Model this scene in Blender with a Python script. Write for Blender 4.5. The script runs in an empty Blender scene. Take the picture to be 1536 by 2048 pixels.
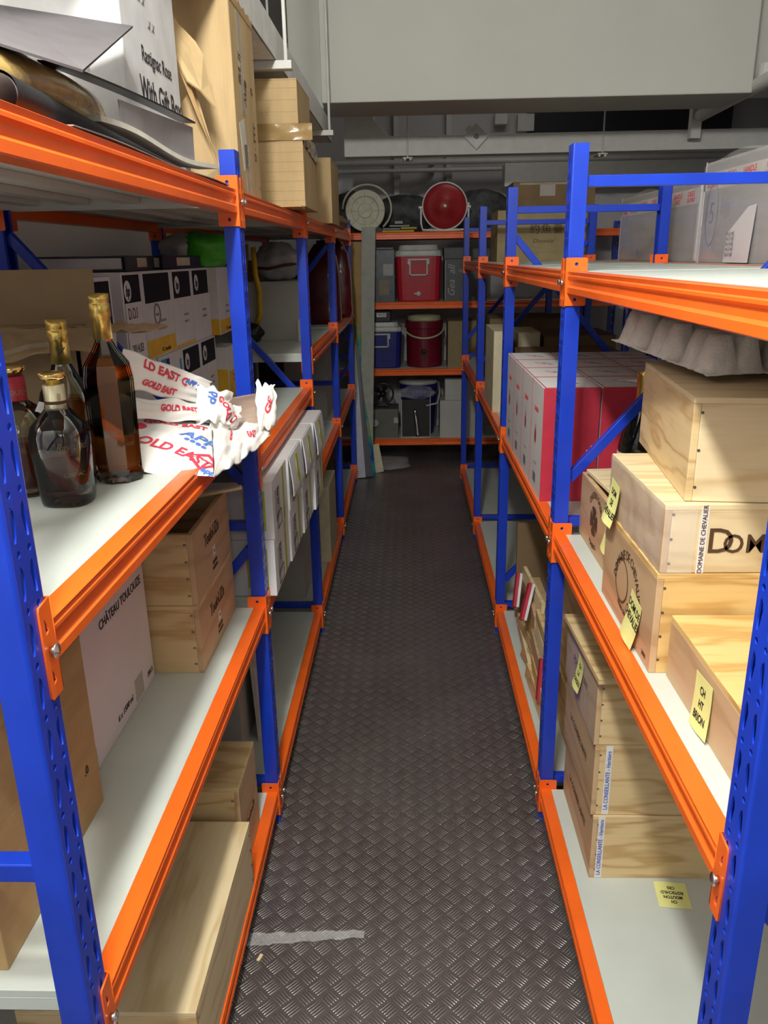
import bpy, math, random
from mathutils import Matrix, Vector, noise as mnoise
R = math.radians
PI = math.pi
random.seed(7)
SC = bpy.context.scene
COL = SC.collection

# ------------------------------------------------------------------ camera
FPX, PITCH, YAW, ROLL, CAMZ = 1580.6, 0.3133, 0.0347, -0.0177, 1.6
def cam_ray(u, v):
    u, v = u*math.cos(ROLL)+v*math.sin(ROLL), -u*math.sin(ROLL)+v*math.cos(ROLL)
    y1 = math.cos(PITCH)-v*math.sin(PITCH); z = -math.sin(PITCH)-v*math.cos(PITCH)
    return Vector((u*math.cos(YAW)-y1*math.sin(YAW), u*math.sin(YAW)+y1*math.cos(YAW), z))
fwd = cam_ray(0, 0); rgt = (cam_ray(1, 0)-fwd).normalized(); upv = -(cam_ray(0, 1)-fwd).normalized()
cd = bpy.data.cameras.new('camera'); cam = bpy.data.objects.new('camera', cd); COL.objects.link(cam)
m = Matrix((rgt, upv, -fwd.normalized())).transposed().to_4x4(); m.translation = (0, 0, CAMZ)
cam.matrix_world = m
cd.sensor_fit = 'HORIZONTAL'; cd.sensor_width = 36; cd.lens = 36*FPX/1536; cd.clip_start = 0.05
SC.camera = cam

# ------------------------------------------------------------------ light
W = bpy.data.worlds.new('World'); SC.world = W; W.use_nodes = True
W.node_tree.nodes['Background'].inputs[0].default_value = (0.75, 0.82, 1, 1)
W.node_tree.nodes['Background'].inputs[1].default_value = 0.05
def area(name, loc, target, sx, sy, power, col=(1, .97, .92)):
    l = bpy.data.lights.new(name, 'AREA'); l.shape = 'RECTANGLE'; l.size = sx; l.size_y = sy
    l.energy = power; l.color = col
    o = bpy.data.objects.new(name, l); COL.objects.link(o); o.location = loc
    d = Vector(target)-Vector(loc)
    o.rotation_euler = d.to_track_quat('-Z', 'Y').to_euler() if abs(d.x)+abs(d.y) > 1e-4 else (0, 0, 0)
    return o
for _y in (-.15, .25, .65):
    l = bpy.data.lights.new('ceiling_tube_light', 'POINT'); l.energy = 50; l.shadow_soft_size = .06; l.color = (1, .985, .94)
    o = bpy.data.objects.new('ceiling_tube_light', l); COL.objects.link(o); o.location = (-.215, _y, 2.62)
area('room_fill_light', (.1, -1.9, 2.75), (.1, 2.6, 1.9), 1.4, .5, 9)  # added fill from behind the camera, lifts the shaded shelves
area('back_wall_fill_light', (.7, 5.75, 3.1), (.5, 6.3, 1.5), .9, .3, 2.2)  # added out-of-view fill to brighten the back wall
SC.view_settings.view_transform = 'Standard'; SC.view_settings.look = 'None'
SC.view_settings.exposure = 0.35; SC.view_settings.gamma = 1; SC.view_settings.use_curve_mapping = False
SC.cycles.use_denoising = True
SC.cycles.max_bounces = 8; SC.cycles.transmission_bounces = 8; SC.cycles.sample_clamp_indirect = 4
SC.cycles.caustics_refractive = False; SC.cycles.caustics_reflective = False

# ------------------------------------------------------------------ node helpers
class X:
    """tiny wrapper that turns python arithmetic into math nodes"""
    def __init__(s, nt, o): s.nt = nt; s.o = o
    def op(s, op, *a, clamp=False):
        n = s.nt.nodes.new('ShaderNodeMath'); n.operation = op; n.use_clamp = clamp
        for i, q in enumerate((s,)+a):
            if isinstance(q, X): s.nt.links.new(q.o, n.inputs[i])
            else: n.inputs[i].default_value = q
        return X(s.nt, n.outputs[0])
    def __add__(s, b): return s.op('ADD', b)
    def __sub__(s, b): return s.op('SUBTRACT', b)
    def __mul__(s, b): return s.op('MULTIPLY', b)
    def __truediv__(s, b): return s.op('DIVIDE', b)
def new_mat(name):
    m_ = bpy.data.materials.new(name); m_.use_nodes = True; nt = m_.node_tree
    return m_, nt, nt.nodes['Principled BSDF']
def xyz(nt, kind='Object'):
    tc = nt.nodes.new('ShaderNodeTexCoord'); sp = nt.nodes.new('ShaderNodeSeparateXYZ')
    nt.links.new(tc.outputs[kind], sp.inputs[0])
    return [X(nt, sp.outputs[i]) for i in range(3)], tc
def ramp(nt, fac, stops):
    r = nt.nodes.new('ShaderNodeValToRGB'); e = r.color_ramp.elements
    while len(e) < len(stops): e.new(.5)
    for i, (p_, c) in enumerate(stops): e[i].position = p_; e[i].color = (*c, 1)
    nt.links.new(fac, r.inputs[0]); return r.outputs[0]
MC = {}
def mat(name, col, rough=.5, metal=0, var=.06, vs=18, bump=0, bs=60, coat=0, trans=0, alpha=1, ior=1.45, emit=0, stretch=(1, 1, 1), spec=.5):
    if name in MC: return MC[name]
    m_, nt, b = new_mat(name)
    tc = nt.nodes.new('ShaderNodeTexCoord'); mp = nt.nodes.new('ShaderNodeMapping')
    mp.inputs['Scale'].default_value = stretch
    nt.links.new(tc.outputs['Object'], mp.inputs[0])
    nz = nt.nodes.new('ShaderNodeTexNoise'); nz.inputs['Scale'].default_value = vs; nz.inputs['Detail'].default_value = 5
    nt.links.new(mp.outputs[0], nz.inputs[0])
    lo = tuple(max(0, c*(1-var*2)) for c in col); hi = tuple(min(1, c*(1+var*1.5)) for c in col)
    c = ramp(nt, nz.outputs[0], [(.3, lo), (.7, hi)])
    nt.links.new(c, b.inputs['Base Color'])
    b.inputs['Roughness'].default_value = rough; b.inputs['Metallic'].default_value = metal
    b.inputs['Coat Weight'].default_value = coat; b.inputs['Transmission Weight'].default_value = trans
    b.inputs['IOR'].default_value = ior; b.inputs['Alpha'].default_value = alpha
    b.inputs['Specular IOR Level'].default_value = spec
    if emit:
        b.inputs['Emission Color'].default_value = (*col, 1); b.inputs['Emission Strength'].default_value = emit
    if bump:
        n2 = nt.nodes.new('ShaderNodeTexNoise'); n2.inputs['Scale'].default_value = bs; n2.inputs['Detail'].default_value = 4
        nt.links.new(mp.outputs[0], n2.inputs[0])
        bp = nt.nodes.new('ShaderNodeBump'); bp.inputs['Strength'].default_value = bump; bp.inputs['Distance'].default_value = .004
        nt.links.new(n2.outputs[0], bp.inputs['Height']); nt.links.new(bp.outputs[0], b.inputs['Normal'])
    MC[name] = m_; return m_
def wood(name, light, dark, freq=55, warp=5.0, seed=0.0):
    m_, nt, b = new_mat(name)
    (x, y, z), tc = xyz(nt)
    ns = nt.nodes.new('ShaderNodeSeparateXYZ'); nt.links.new(tc.outputs['Normal'], ns.inputs[0])
    top = X(nt, ns.outputs[2]).op('ABSOLUTE').op('GREATER_THAN', .5)
    oi = nt.nodes.new('ShaderNodeObjectInfo'); rnd = X(nt, oi.outputs['Random'])
    w = z+(y-z)*top
    along = (x+y)-y*top
    cb = nt.nodes.new('ShaderNodeCombineXYZ')
    for i, q in enumerate((along*2.2+rnd*37.0+seed, w*11.0+rnd*11.0, top*3.0)): nt.links.new(q.o, cb.inputs[i])
    nz = nt.nodes.new('ShaderNodeTexNoise'); nz.inputs['Scale'].default_value = 1.0; nz.inputs['Detail'].default_value = 3
    nt.links.new(cb.outputs[0], nz.inputs[0])
    n = X(nt, nz.outputs[0])
    s = ((w*freq)+n*warp*6).op('SINE')*.5+.5
    cb2 = nt.nodes.new('ShaderNodeCombineXYZ')
    for i, q in enumerate((along*6.0, w*160.0, top*2.0)): nt.links.new(q.o, cb2.inputs[i])
    nf = nt.nodes.new('ShaderNodeTexNoise'); nf.inputs['Scale'].default_value = 1.0; nf.inputs['Detail'].default_value = 2
    nt.links.new(cb2.outputs[0], nf.inputs[0])
    f = s.op('POWER', 2.2)*.55+X(nt, nf.outputs[0])*.35+n*.3
    mid = tuple((a*.65+c*.35) for a, c in zip(light, dark))
    nt.links.new(ramp(nt, f.o, [(.15, light), (.55, mid), (1.0, dark)]), b.inputs['Base Color'])
    b.inputs['Roughness'].default_value = .55
    bp = nt.nodes.new('ShaderNodeBump'); bp.inputs['Strength'].default_value = .15; bp.inputs['Distance'].default_value = .001
    nt.links.new(f.o, bp.inputs['Height']); nt.links.new(bp.outputs[0], b.inputs['Normal'])
    MC[name] = m_; return m_

ORANGE = mat('orange_enamel', (.92, .145, .014), .33, var=.05, vs=6, coat=.15)
BLUE = mat('blue_enamel', (.008, .045, .50), .34, var=.08, vs=9, coat=.12)
PANEL = mat('grey_green_panel', (.56, .60, .55), .42, var=.03, vs=5)
STEEL = mat('zinc_steel', (.75, .75, .74), .22, metal=1, var=.04)
PINE = wood('pine', (.76, .58, .31), (.50, .31, .12))
PINE2 = wood('pine_golden', (.78, .54, .22), (.52, .29, .08), 42, 6, 3)
PINE3 = wood('pine_pale', (.80, .66, .41), (.60, .44, .22), 60, 4, 9)
PLY = wood('plywood_tan', (.60, .42, .24), (.46, .29, .15), 70, 3, 5)
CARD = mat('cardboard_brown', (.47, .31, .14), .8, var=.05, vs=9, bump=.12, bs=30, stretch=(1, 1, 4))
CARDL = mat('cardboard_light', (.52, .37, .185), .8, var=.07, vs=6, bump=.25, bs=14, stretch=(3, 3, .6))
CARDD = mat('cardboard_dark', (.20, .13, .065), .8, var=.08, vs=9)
WHITE = mat('white_card', (.78, .76, .75), .55, var=.03, vs=6)
WHITEP = mat('pinkish_white_card', (.74, .69, .70), .5, var=.02, vs=6)
GREYC = mat('grey_white_card', (.50, .50, .47), .6, var=.04, vs=6)
INK = mat('black_ink', (.025, .02, .02), .6, var=.1)
BROWNINK = mat('branded_ink', (.09, .045, .02), .7, var=.1)
REDINK = mat('red_ink', (.62, .04, .06), .6)
BLUEINK = mat('blue_ink', (.05, .12, .48), .6)
GREYINK = mat('grey_ink', (.22, .21, .22), .6)
REDC = mat('crimson_card', (.50, .03, .06), .5, var=.05)
TAPE = mat('clear_tape', (.62, .58, .48), .18, var=.1, alpha=.35, bump=.3, bs=25)
FILM = mat('clear_film', (.9, .9, .9), .12, var=.05, alpha=.22, bump=.8, bs=30, coat=.5)
STICKY = mat('yellow_sticky_paper', (.80, .80, .30), .7, var=.03)
BLACKP = mat('black_plastic', (.012, .012, .013), .32, var=.2)
GREYP = mat('grey_plastic', (.34, .34, .32), .5)
YELLOW = mat('yellow_print', (.85, .50, .03), .5)
WALLM = mat('painted_wall', (.56, .55, .55), .7, var=.03, vs=2, bump=.05, bs=40)
CEILM = mat('painted_concrete', (.61, .615, .56), .75, var=.03, vs=1.5, bump=.06, bs=20)
GALV = mat('white_trunking', (.66, .66, .62), .5, var=.03)
NAIL = mat('nail_head', (.16, .14, .13), .45, metal=.6)

# ------------------------------------------------------------------ mesh helpers
class G:
    def __init__(s): s.v = []; s.f = []; s.m = []
    def box(s, x0, y0, z0, x1, y1, z1, m=0):
        b = len(s.v); s.v += [(x, y, z) for z in (z0, z1) for y in (y0, y1) for x in (x0, x1)]
        s.f += [tuple(b+i for i in q) for q in ((0, 2, 3, 1), (4, 5, 7, 6), (0, 1, 5, 4), (1, 3, 7, 5), (3, 2, 6, 7), (2, 0, 4, 6))]
        s.m += [m]*6; return s
    def face(s, pts, m=0):
        b = len(s.v); s.v += [tuple(p) for p in pts]; s.f.append(tuple(range(b, b+len(pts)))); s.m.append(m); return s
    def prism(s, prof, ax, a0, a1, m=0):
        """prof = 2-D outline in the plane perpendicular to axis ax; extruded from a0 to a1"""
        n = len(prof); b = len(s.v)
        def P(p, a):
            return {0: (a, p[0], p[1]), 1: (p[0], a, p[1]), 2: (p[0], p[1], a)}[ax]
        s.v += [P(p, a0) for p in prof]+[P(p, a1) for p in prof]
        for i in range(n):
            j = (i+1) % n; s.f.append((b+i, b+j, b+n+j, b+n+i)); s.m.append(m)
        s.f.append(tuple(b+i for i in range(n))[::-1]); s.f.append(tuple(b+n+i for i in range(n))); s.m += [m, m]; return s
    def cyl(s, p0, p1, r, n=12, m=0, r1=None, cap=True):
        p0 = Vector(p0); p1 = Vector(p1); r1 = r if r1 is None else r1
        d = (p1-p0).normalized(); a = d.orthogonal().normalized(); c = d.cross(a); b = len(s.v)
        for P, rr in ((p0, r), (p1, r1)):
            for i in range(n):
                t = 2*PI*i/n; s.v.append(tuple(P+a*math.cos(t)*rr+c*math.sin(t)*rr))
        for i in range(n):
            j = (i+1) % n; s.f.append((b+i, b+j, b+n+j, b+n+i)); s.m.append(m)
        if cap: s.f += [tuple(b+i for i in range(n))[::-1], tuple(b+n+i for i in range(n))]; s.m += [m, m]
        return s
    def tube(s, pts, r, n=8, m=0):
        pts = [Vector(p) for p in pts]; b0 = len(s.v); up = None
        for k, P in enumerate(pts):
            d = (pts[min(k+1, len(pts)-1)]-pts[max(k-1, 0)]).normalized()
            if up is None: up = d.orthogonal().normalized()
            up = (up-d*up.dot(d)).normalized(); c = d.cross(up)
            for i in range(n):
                t = 2*PI*i/n; s.v.append(tuple(P+up*math.cos(t)*r+c*math.sin(t)*r))
        for k in range(len(pts)-1):
            for i in range(n):
                j = (i+1) % n; a = b0+k*n; s.f.append((a+i, a+j, a+n+j, a+n+i)); s.m.append(m)
        s.f += [tuple(b0+i for i in range(n))[::-1], tuple(b0+(len(pts)-1)*n+i for i in range(n))]; s.m += [m, m]; return s
    def lathe(s, prof, n=32, m=0, sq=0.0, flat=1.0, facets=0):
        """prof = [(r, z)...] about z; sq squares the section, flat squeezes y"""
        b = len(s.v)
        for r, z in prof:
            for i in range(n):
                t = 2*PI*i/n; k = 1.0
                if sq and r > 1e-4:
                    e = 2+sq*6; k = 1/((abs(math.cos(t))**e+abs(math.sin(t))**e)**(1/e))
                s.v.append((r*k*math.cos(t), r*k*math.sin(t)*flat, z))
        for q in range(len(prof)-1):
            for i in range(n):
                j = (i+1) % n; a = b+q*n; s.f.append((a+i, a+j, a+n+j, a+n+i)); s.m.append(m)
        s.f += [tuple(b+i for i in range(n))[::-1], tuple(b+(len(prof)-1)*n+i for i in range(n))]; s.m += [m, m]; return s
    def grid(s, fn, nu, nv, m=0):
        b = len(s.v)
        for j in range(nv+1):
            for i in range(nu+1): s.v.append(tuple(fn(i/nu, j/nv)))
        for j in range(nv):
            for i in range(nu):
                a = b+j*(nu+1)+i; s.f.append((a, a+1, a+nu+2, a+nu+1)); s.m.append(m)
        return s
    def xf(s, M, start=0):
        for i in range(start, len(s.v)): s.v[i] = tuple(M @ Vector(s.v[i]))
        return s
    def mesh(s, name, mats):
        me = bpy.data.meshes.new(name); me.from_pydata(s.v, [], s.f)
        for q in (mats if isinstance(mats, (list, tuple)) else [mats]): me.materials.append(q)
        me.polygons.foreach_set('material_index', s.m); me.update(); return me
    def build(s, name, mats, parent=None, loc=(0, 0, 0), rot=(0, 0, 0), smooth=False, bevel=0, solid=0, autosm=False):
        me = s.mesh(name, mats)
        if smooth: me.polygons.foreach_set('use_smooth', [True]*len(me.polygons))
        o = bpy.data.objects.new(name, me); COL.objects.link(o); o.parent = parent; o.location = loc; o.rotation_euler = rot
        if solid: q = o.modifiers.new('s', 'SOLIDIFY'); q.thickness = solid; q.offset = 0
        if bevel:
            q = o.modifiers.new('b', 'BEVEL'); q.width = bevel; q.segments = 2; q.limit_method = 'ANGLE'; q.angle_limit = R(40)
        return o
def thing(name, label, cat, loc=(0, 0, 0), rz=0, group=None, rot=None):
    o = bpy.data.objects.new(name, None); COL.objects.link(o); o.location = loc; o.rotation_euler = rot or (0, 0, rz)
    o.empty_display_size = .05
    return tag(o, label, cat, group)
def tag(o, label, cat, group=None):
    o['label'] = label; o['category'] = cat
    if group: o['group'] = group
    return o
def struct(name, g, m_, **k):
    o = g.build(name, m_, **k); o['kind'] = 'structure'; return o
def child(me, name, parent, loc=(0, 0, 0), rot=(0, 0, 0), scale=(1, 1, 1)):
    o = bpy.data.objects.new(name, me); COL.objects.link(o); o.parent = parent; o.location = loc; o.rotation_euler = rot; o.scale = scale
    return o
def copy_tree(o, parent=None):
    c = o.copy(); COL.objects.link(c); c.parent = parent
    for ch in list(o.children): copy_tree(ch, c)
    return c
def text_mesh(s, size, m_, sx=1.0, shear=0.0, ext=.0003, sp=1.0, bold=0.0):
    cu = bpy.data.curves.new('lettering', 'FONT'); cu.body = s; cu.size = size; cu.align_x = 'CENTER'; cu.align_y = 'CENTER'
    cu.shear = shear; cu.extrude = ext; cu.space_character = sp; cu.offset = bold; cu.resolution_u = 3
    o = bpy.data.objects.new('lettering', cu); me = bpy.data.meshes.new_from_object(o)
    bpy.data.objects.remove(o); bpy.data.curves.remove(cu); me.materials.clear(); me.materials.append(m_)
    if sx != 1: me.transform(Matrix.Diagonal((sx, 1, 1, 1)))
    return me
# faces of a box w,d,h whose origin is the base centre. S = towards the camera, L = -x, E = +x, T = top
def frame(dims, face):
    w, d, h = dims
    return {'S': (Vector((-w/2, -d/2, 0)), Vector((1, 0, 0)), Vector((0, 0, 1)), Vector((0, -1, 0)), w, h),
            'L': (Vector((-w/2, d/2, 0)), Vector((0, -1, 0)), Vector((0, 0, 1)), Vector((-1, 0, 0)), d, h),
            'E': (Vector((w/2, -d/2, 0)), Vector((0, 1, 0)), Vector((0, 0, 1)), Vector((1, 0, 0)), d, h),
            'T': (Vector((-w/2, -d/2, h)), Vector((1, 0, 0)), Vector((0, 1, 0)), Vector((0, 0, 1)), w, d)}[face]
def place(me, name, parent, dims, face, u, v, rot=0, off=.0008, z0=0):
    o_, U, V, N, a, b = frame(dims, face)
    p = o_+U*(u*a)+V*(v*b)+N*off+Vector((0, 0, z0))
    M = Matrix((U, V, N)).transposed().to_4x4() @ Matrix.Rotation(rot, 4, 'Z'); M.translation = p
    o = bpy.data.objects.new(name, me); COL.objects.link(o); o.parent = parent; o.matrix_local = M
    return o
def letter(parent, dims, face, s, size, u, v, m_=None, rot=0, sx=1.0, shear=0, off=.0008, bold=0.0, sp=1.0, name='lettering'):
    return place(text_mesh(s, size, m_ or INK, sx, shear, bold=bold, sp=sp), name, parent, dims, face, u, v, rot, off)
def patch(parent, dims, face, w, h, u, v, m_, rot=0, off=.0005, name='printed_panel', wav=0):
    g = G()
    if wav: g.grid(lambda a, b: ((a-.5)*w, (b-.5)*h, wav*(1-b)**2*(1+.3*math.sin(a*5))), 4, 8)
    else: g.box(-w/2, -h/2, -.0003, w/2, h/2, .0002)
    return place(g.mesh(name, m_), name, parent, dims, face, u, v, rot, off)
def ring_mesh(rx, rz, t, m_, n=36):
    g = G()
    def fn(a, b):
        k = 1-b*t; return (rx*k*math.cos(2*PI*a), rz*k*math.sin(2*PI*a), .0003)
    return g.grid(fn, n, 1).mesh('ring_print', m_)
def disc_mesh(rx, rz, m_, n=28):
    return G().face([(rx*math.cos(2*PI*i/n), rz*math.sin(2*PI*i/n), .0003) for i in range(n)]).mesh('disc_print', m_)

def crate(label, x0, y0, z0, x1, y1, z1, wd=None, endm=None, lid=True, side='R', nails=4, name='wine_crate', group=None, rz=0, cat='crate', open_front=False):
    """wooden wine crate: rabbeted walls, bottom, optional lid and nail heads"""
    wd = wd or PINE; w, d, h = x1-x0, y1-y0, z1-z0; t = .012
    r = thing(name, label, cat, ((x0+x1)/2, (y0+y1)/2, z0), rz, group)
    g = G(); hw, hd = w/2, d/2; ht = h-.010 if lid else h
    g.box(-hw+t, -hd, 0, hw-t, -hd+t, ht).box(-hw+t, hd-t, 0, hw-t, hd, ht)
    g.box(-hw+t, -hd+t, 0.0, hw-t, hd-t, .008)
    b = g.build('body', wd, r, bevel=.0012)
    for e in (-1, 1): G().box(min(e*hw, e*(hw-t)), -hd, 0, max(e*hw, e*(hw-t)), hd, ht).build('end_panel', endm or wd, r, bevel=.0012)
    if lid:
        G().box(-hw, -hd, h-.010, hw, hd, h).build('lid', wd, r, bevel=.0012)
    if nails:
        g = G()
        for e in (-1, 1):
            for k in range(nails):
                zz = h*(.14+.72*k/(nails-1)); g.cyl((e*(hw-.02 if e*(1 if side == 'R' else -1) > 0 else hw-.014), -hd-.0006, zz), (e*(hw-.014), -hd+.002, zz), .0026, 8)
        g.build('nail_heads', NAIL, r)
    return r, (w, d, h)
def carton(label, x0, y0, z0, x1, y1, z1, m_=None, name='carton', cat='box', seam=True, tape=None, rz=0, group=None, split='x'):
    """closed cardboard box: body, two top flaps with a gap between them, optional tape"""
    m_ = m_ or CARD; w, d, h = x1-x0, y1-y0, z1-z0
    r = thing(name, label, cat, ((x0+x1)/2, (y0+y1)/2, z0), rz, group)
    G().box(-w/2, -d/2, 0, w/2, d/2, h-.004).build('body', m_, r, bevel=.002)
    for s in (-1, 1):
        if split == 'x': G().box(min(s*.0015, s*w/2), -d/2, h-.004, max(s*.0015, s*w/2), d/2, h).build('top_flap', m_, r)
        else: G().box(-w/2, min(s*.0015, s*d/2), h-.004, w/2, max(s*.0015, s*d/2), h).build('top_flap', m_, r)
    if tape:
        if split == 'x': G().box(-.024, -d/2-.0008, h-.07, .024, -d/2-.0002, h+.0008).box(-.024, -d/2-.0008, h+.0002, .024, d/2, h+.0008).build('packing_tape', tape, r)
        else: G().box(-w/2-.0008, -.024, h-.07, -w/2-.0002, .024, h+.0008).box(w/2+.0002, -.024, h-.07, w/2+.0008, .024, h+.0008).box(-w/2, -.024, h+.0002, w/2, .024, h+.0008).build('packing_tape', tape, r)
    return r, (w, d, h)
def sticky(label, loc, face_dir, lines, w=.05, h=.075, tilt=0, curl=.008):
    """sticky note: curled sheet hanging on a surface; face_dir L = faces -x, T = lies flat"""
    g = G().grid(lambda a, b: ((a-.5)*w, (b-.5)*h, curl*(1-b)**2*(1.0+.25*math.sin(a*4))), 6, 10)
    if face_dir == 'L': M = Matrix(((0, 0, -1), (-1, 0, 0), (0, 1, 0))).to_4x4()
    else: M = Matrix.Identity(4)
    M = M @ Matrix.Rotation(tilt, 4, 'Z'); M.translation = loc
    r = thing('sticky_note', label, 'note'); r.matrix_world = M
    g.build('paper', STICKY, r, solid=.0003)
    n = len(lines)
    for i, s in enumerate(lines):
        me = text_mesh(s, h*.62/max(n, 2.6), INK, bold=.0004, sx=.8)
        bb = h*(.36-.72*(i+.5)/max(n, 3))
        for q in me.vertices:
            yy = q.co.y+bb; b = yy/h+.5; q.co = (q.co.x, yy, curl*(1-b)**2*(1.0+.25*math.sin((q.co.x/w+.5)*4))+.0008)
        child(me, 'handwriting', r)
    return r

# ------------------------------------------------------------------ room
XL, XR = -.393, .375
YL = [.714, 1.949, 3.19, 4.42, 5.655]
YR = [.746, 1.970, 3.193, 4.417, 5.640]
def floor_mat():
    m_, nt, b = new_mat('checker_plate_aluminium')
    (x, y, z), tc = xyz(nt)
    c = .0385*math.sqrt(2)
    u = (x+y)/c; v = (y-x)/c
    iu = u.op('FLOOR'); iv = v.op('FLOOR'); fu = u-iu-.5; fv = v-iv-.5
    par = (iu+iv).op('MODULO', 2).op('ABSOLUTE').op('GREATER_THAN', .5)
    a = fu+(fv-fu)*par; q = fv+(fu-fv)*par
    t = q/.175; k = t.op('ROUND'); d = (t-k).op('ABSOLUTE')
    ok = k.op('ABSOLUTE').op('LESS_THAN', 2.5)
    la = a/.44; h = ((la*la)*-1.0+1.0-(d/.34)*(d/.34)).op('MAXIMUM', 0.0).op('SQRT')*ok
    nz = nt.nodes.new('ShaderNodeTexNoise'); nz.inputs['Scale'].default_value = 3.2; nz.inputs['Detail'].default_value = 6
    nt.links.new(tc.outputs['Object'], nz.inputs[0])
    n2 = nt.nodes.new('ShaderNodeTexNoise'); n2.inputs['Scale'].default_value = 60; nt.links.new(tc.outputs['Object'], n2.inputs[0])
    bar = h.op('MULTIPLY', 3.0).op('MINIMUM', 1.0)
    base = ramp(nt, (X(nt, nz.outputs[0])*.75+X(nt, n2.outputs[0])*.25).o, [(.3, (.20, .175, .17)), (.7, (.33, .30, .30))])
    mx = nt.nodes.new('ShaderNodeMix'); mx.data_type = 'RGBA'
    nt.links.new((bar*.75).o, mx.inputs['Factor']); nt.links.new(base, mx.inputs['A']); mx.inputs['B'].default_value = (.78, .76, .73, 1)
    nt.links.new(mx.outputs['Result'], b.inputs['Base Color'])
    b.inputs['Metallic'].default_value = .85
    nt.links.new(((bar*-.18)+.44).o, b.inputs['Roughness'])
    bp = nt.nodes.new('ShaderNodeBump'); bp.inputs['Strength'].default_value = 1.0; bp.inputs['Distance'].default_value = .0034
    nt.links.new((h+X(nt, n2.outputs[0])*.05).o, bp.inputs['Height']); nt.links.new(bp.outputs[0], b.inputs['Normal'])
    return m_
FLOORM = floor_mat()
g = G().box(-1.1, -3.2, -.03, 2.9, 1.984, 0).box(-1.1, 1.987, -.03, 2.9, 7.0, 0)
g.box(-1.1, 1.984, -.03, 2.9, 1.987, -.003)
struct('floor', g, FLOORM)
struct('wall_left', G().box(-1.2, -3.2, -.03, -1.1, 7.0, 3.2), WALLM)
struct('wall_back', G().box(-1.1, 7.0, -.03, 2.9, 7.1, 3.2), WALLM)
struct('wall_right', G().box(2.9, -3.2, -.03, 3.0, 7.0, 3.2), WALLM)
struct('wall_rear', G().box(-1.2, -3.3, -.03, 3.0, -3.2, 3.2), WALLM)
struct('ceiling', G().box(-1.2, -3.3, 3.2, 3.0, 7.1, 3.3), CEILM)
struct('trim_1', G().box(-.44, 4.5, 2.352, 1.74, 4.95, 3.2), CEILM, bevel=.006)      # the deep concrete beam
struct('trim_2', G().box(-.62, 4.66, 2.352, -.44, 4.9, 3.2), CEILM, bevel=.004)
struct('trim_3', G().box(1.74, 4.62, 2.40, 2.9, 4.95, 3.2), CEILM, bevel=.004)
struct('trim_4', G().box(.95, 6.93, 2.50, 2.55, 7.0, 2.95), mat('dark_opening', (.02, .022, .03), .6))
for i, (z, r_) in enumerate(((2.30, .022), (2.24, .016))):
    g = G().cyl((-1.09, 6.80, z), (2.89, 6.80, z), r_, 10)
    for x in (-.6, .2, 1.0, 1.9): g.box(x-.012, 6.8, z-.02, x+.012, 6.99, z+.02)
    tag(g.build('conduit_pipe', GALV, smooth=False), ['thick painted conduit running along the back wall', 'thinner painted conduit just under the thick one on the back wall'][i], 'pipe')
for i, x in enumerate((.33-.42, .33)):
    g = G().box(x-.02, 6.94, 1.9, x+.02, 6.999, 2.9).box(x-.03, 6.93, 2.2, x+.03, 6.999, 2.24)
    tag(g.build('wall_conduit', GALV), ['vertical grey conduit on back wall, the left one', 'vertical grey conduit on back wall, the right one'][i], 'pipe')
tag(G().box(.74, 6.55, 2.09, 2.6, 6.75, 2.255).build('cable_duct', GALV, bevel=.003), 'low grey cable duct on the back wall above the cardboard boxes', 'duct')
tag(G().box(.69, 6.90, 2.572, .79, 6.999, 2.66).build('junction_box', GALV, bevel=.004), 'small grey junction box high on back wall, left one', 'box')
tag(G().box(.87, 6.90, 2.52, 1.0, 6.999, 2.645).build('junction_box', GALV, bevel=.004), 'larger grey junction box beside the dark opening', 'box')

# white trunking that drops from the concrete beam and turns right
t = thing('cable_trunking', 'white painted cable trunking dropping from the beam and running right', 'trunking', (-.40, 5.45, 2.20))
prof = [(0, 0), (0, .30), (.19, .30), (.19, .21), (.285, .115), (2.75, .115), (2.75, 0)]
g = G().prism([(a, b) for a, b in prof], 1, 0, .12); g.build('trunk_body', GALV, t, bevel=.003)
for i, px in enumerate((.40, 1.62)):
    r = thing('hanger_rod', ['threaded hanger rod holding the white trunking, left', 'threaded hanger rod holding the white trunking, right'][i], 'rod', (px-.40+.0, 5.44, 2.19))
    G().cyl((0, 0, 0), (0, 0, 1.0), .005, 8).build('rod', GALV, r)
    g = G().box(-.03, -.012, -.008, .03, .16, .0); g.cyl((-.018, 0, -.02), (-.018, 0, 0), .008, 6).cyl((.018, 0, -.02), (.018, 0, 0), .008, 6); g.build('clamp', GALV, r)
# tilted square device on the trunking
r = thing('square_sensor', 'white square plate device tilted 45 degrees on the trunking', 'sensor', (.43, 5.445, 2.30))
r.rotation_euler = (0, R(43), 0)
G().box(-.055, -.02, -.055, .055, .0, .055).build('plate', mat('white_plastic', (.66, .66, .63), .4), r, bevel=.004)
G().lathe([(.016, 0), (.014, .008), (.0, .011)], 16).build('lens', GREYP, r, (0, -.02, 0), (R(90), 0, 0), smooth=True)
G().box(-.08, -.012, -.02, -.055, .0, .02).build('bracket', GALV, r, bevel=.002)
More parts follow.
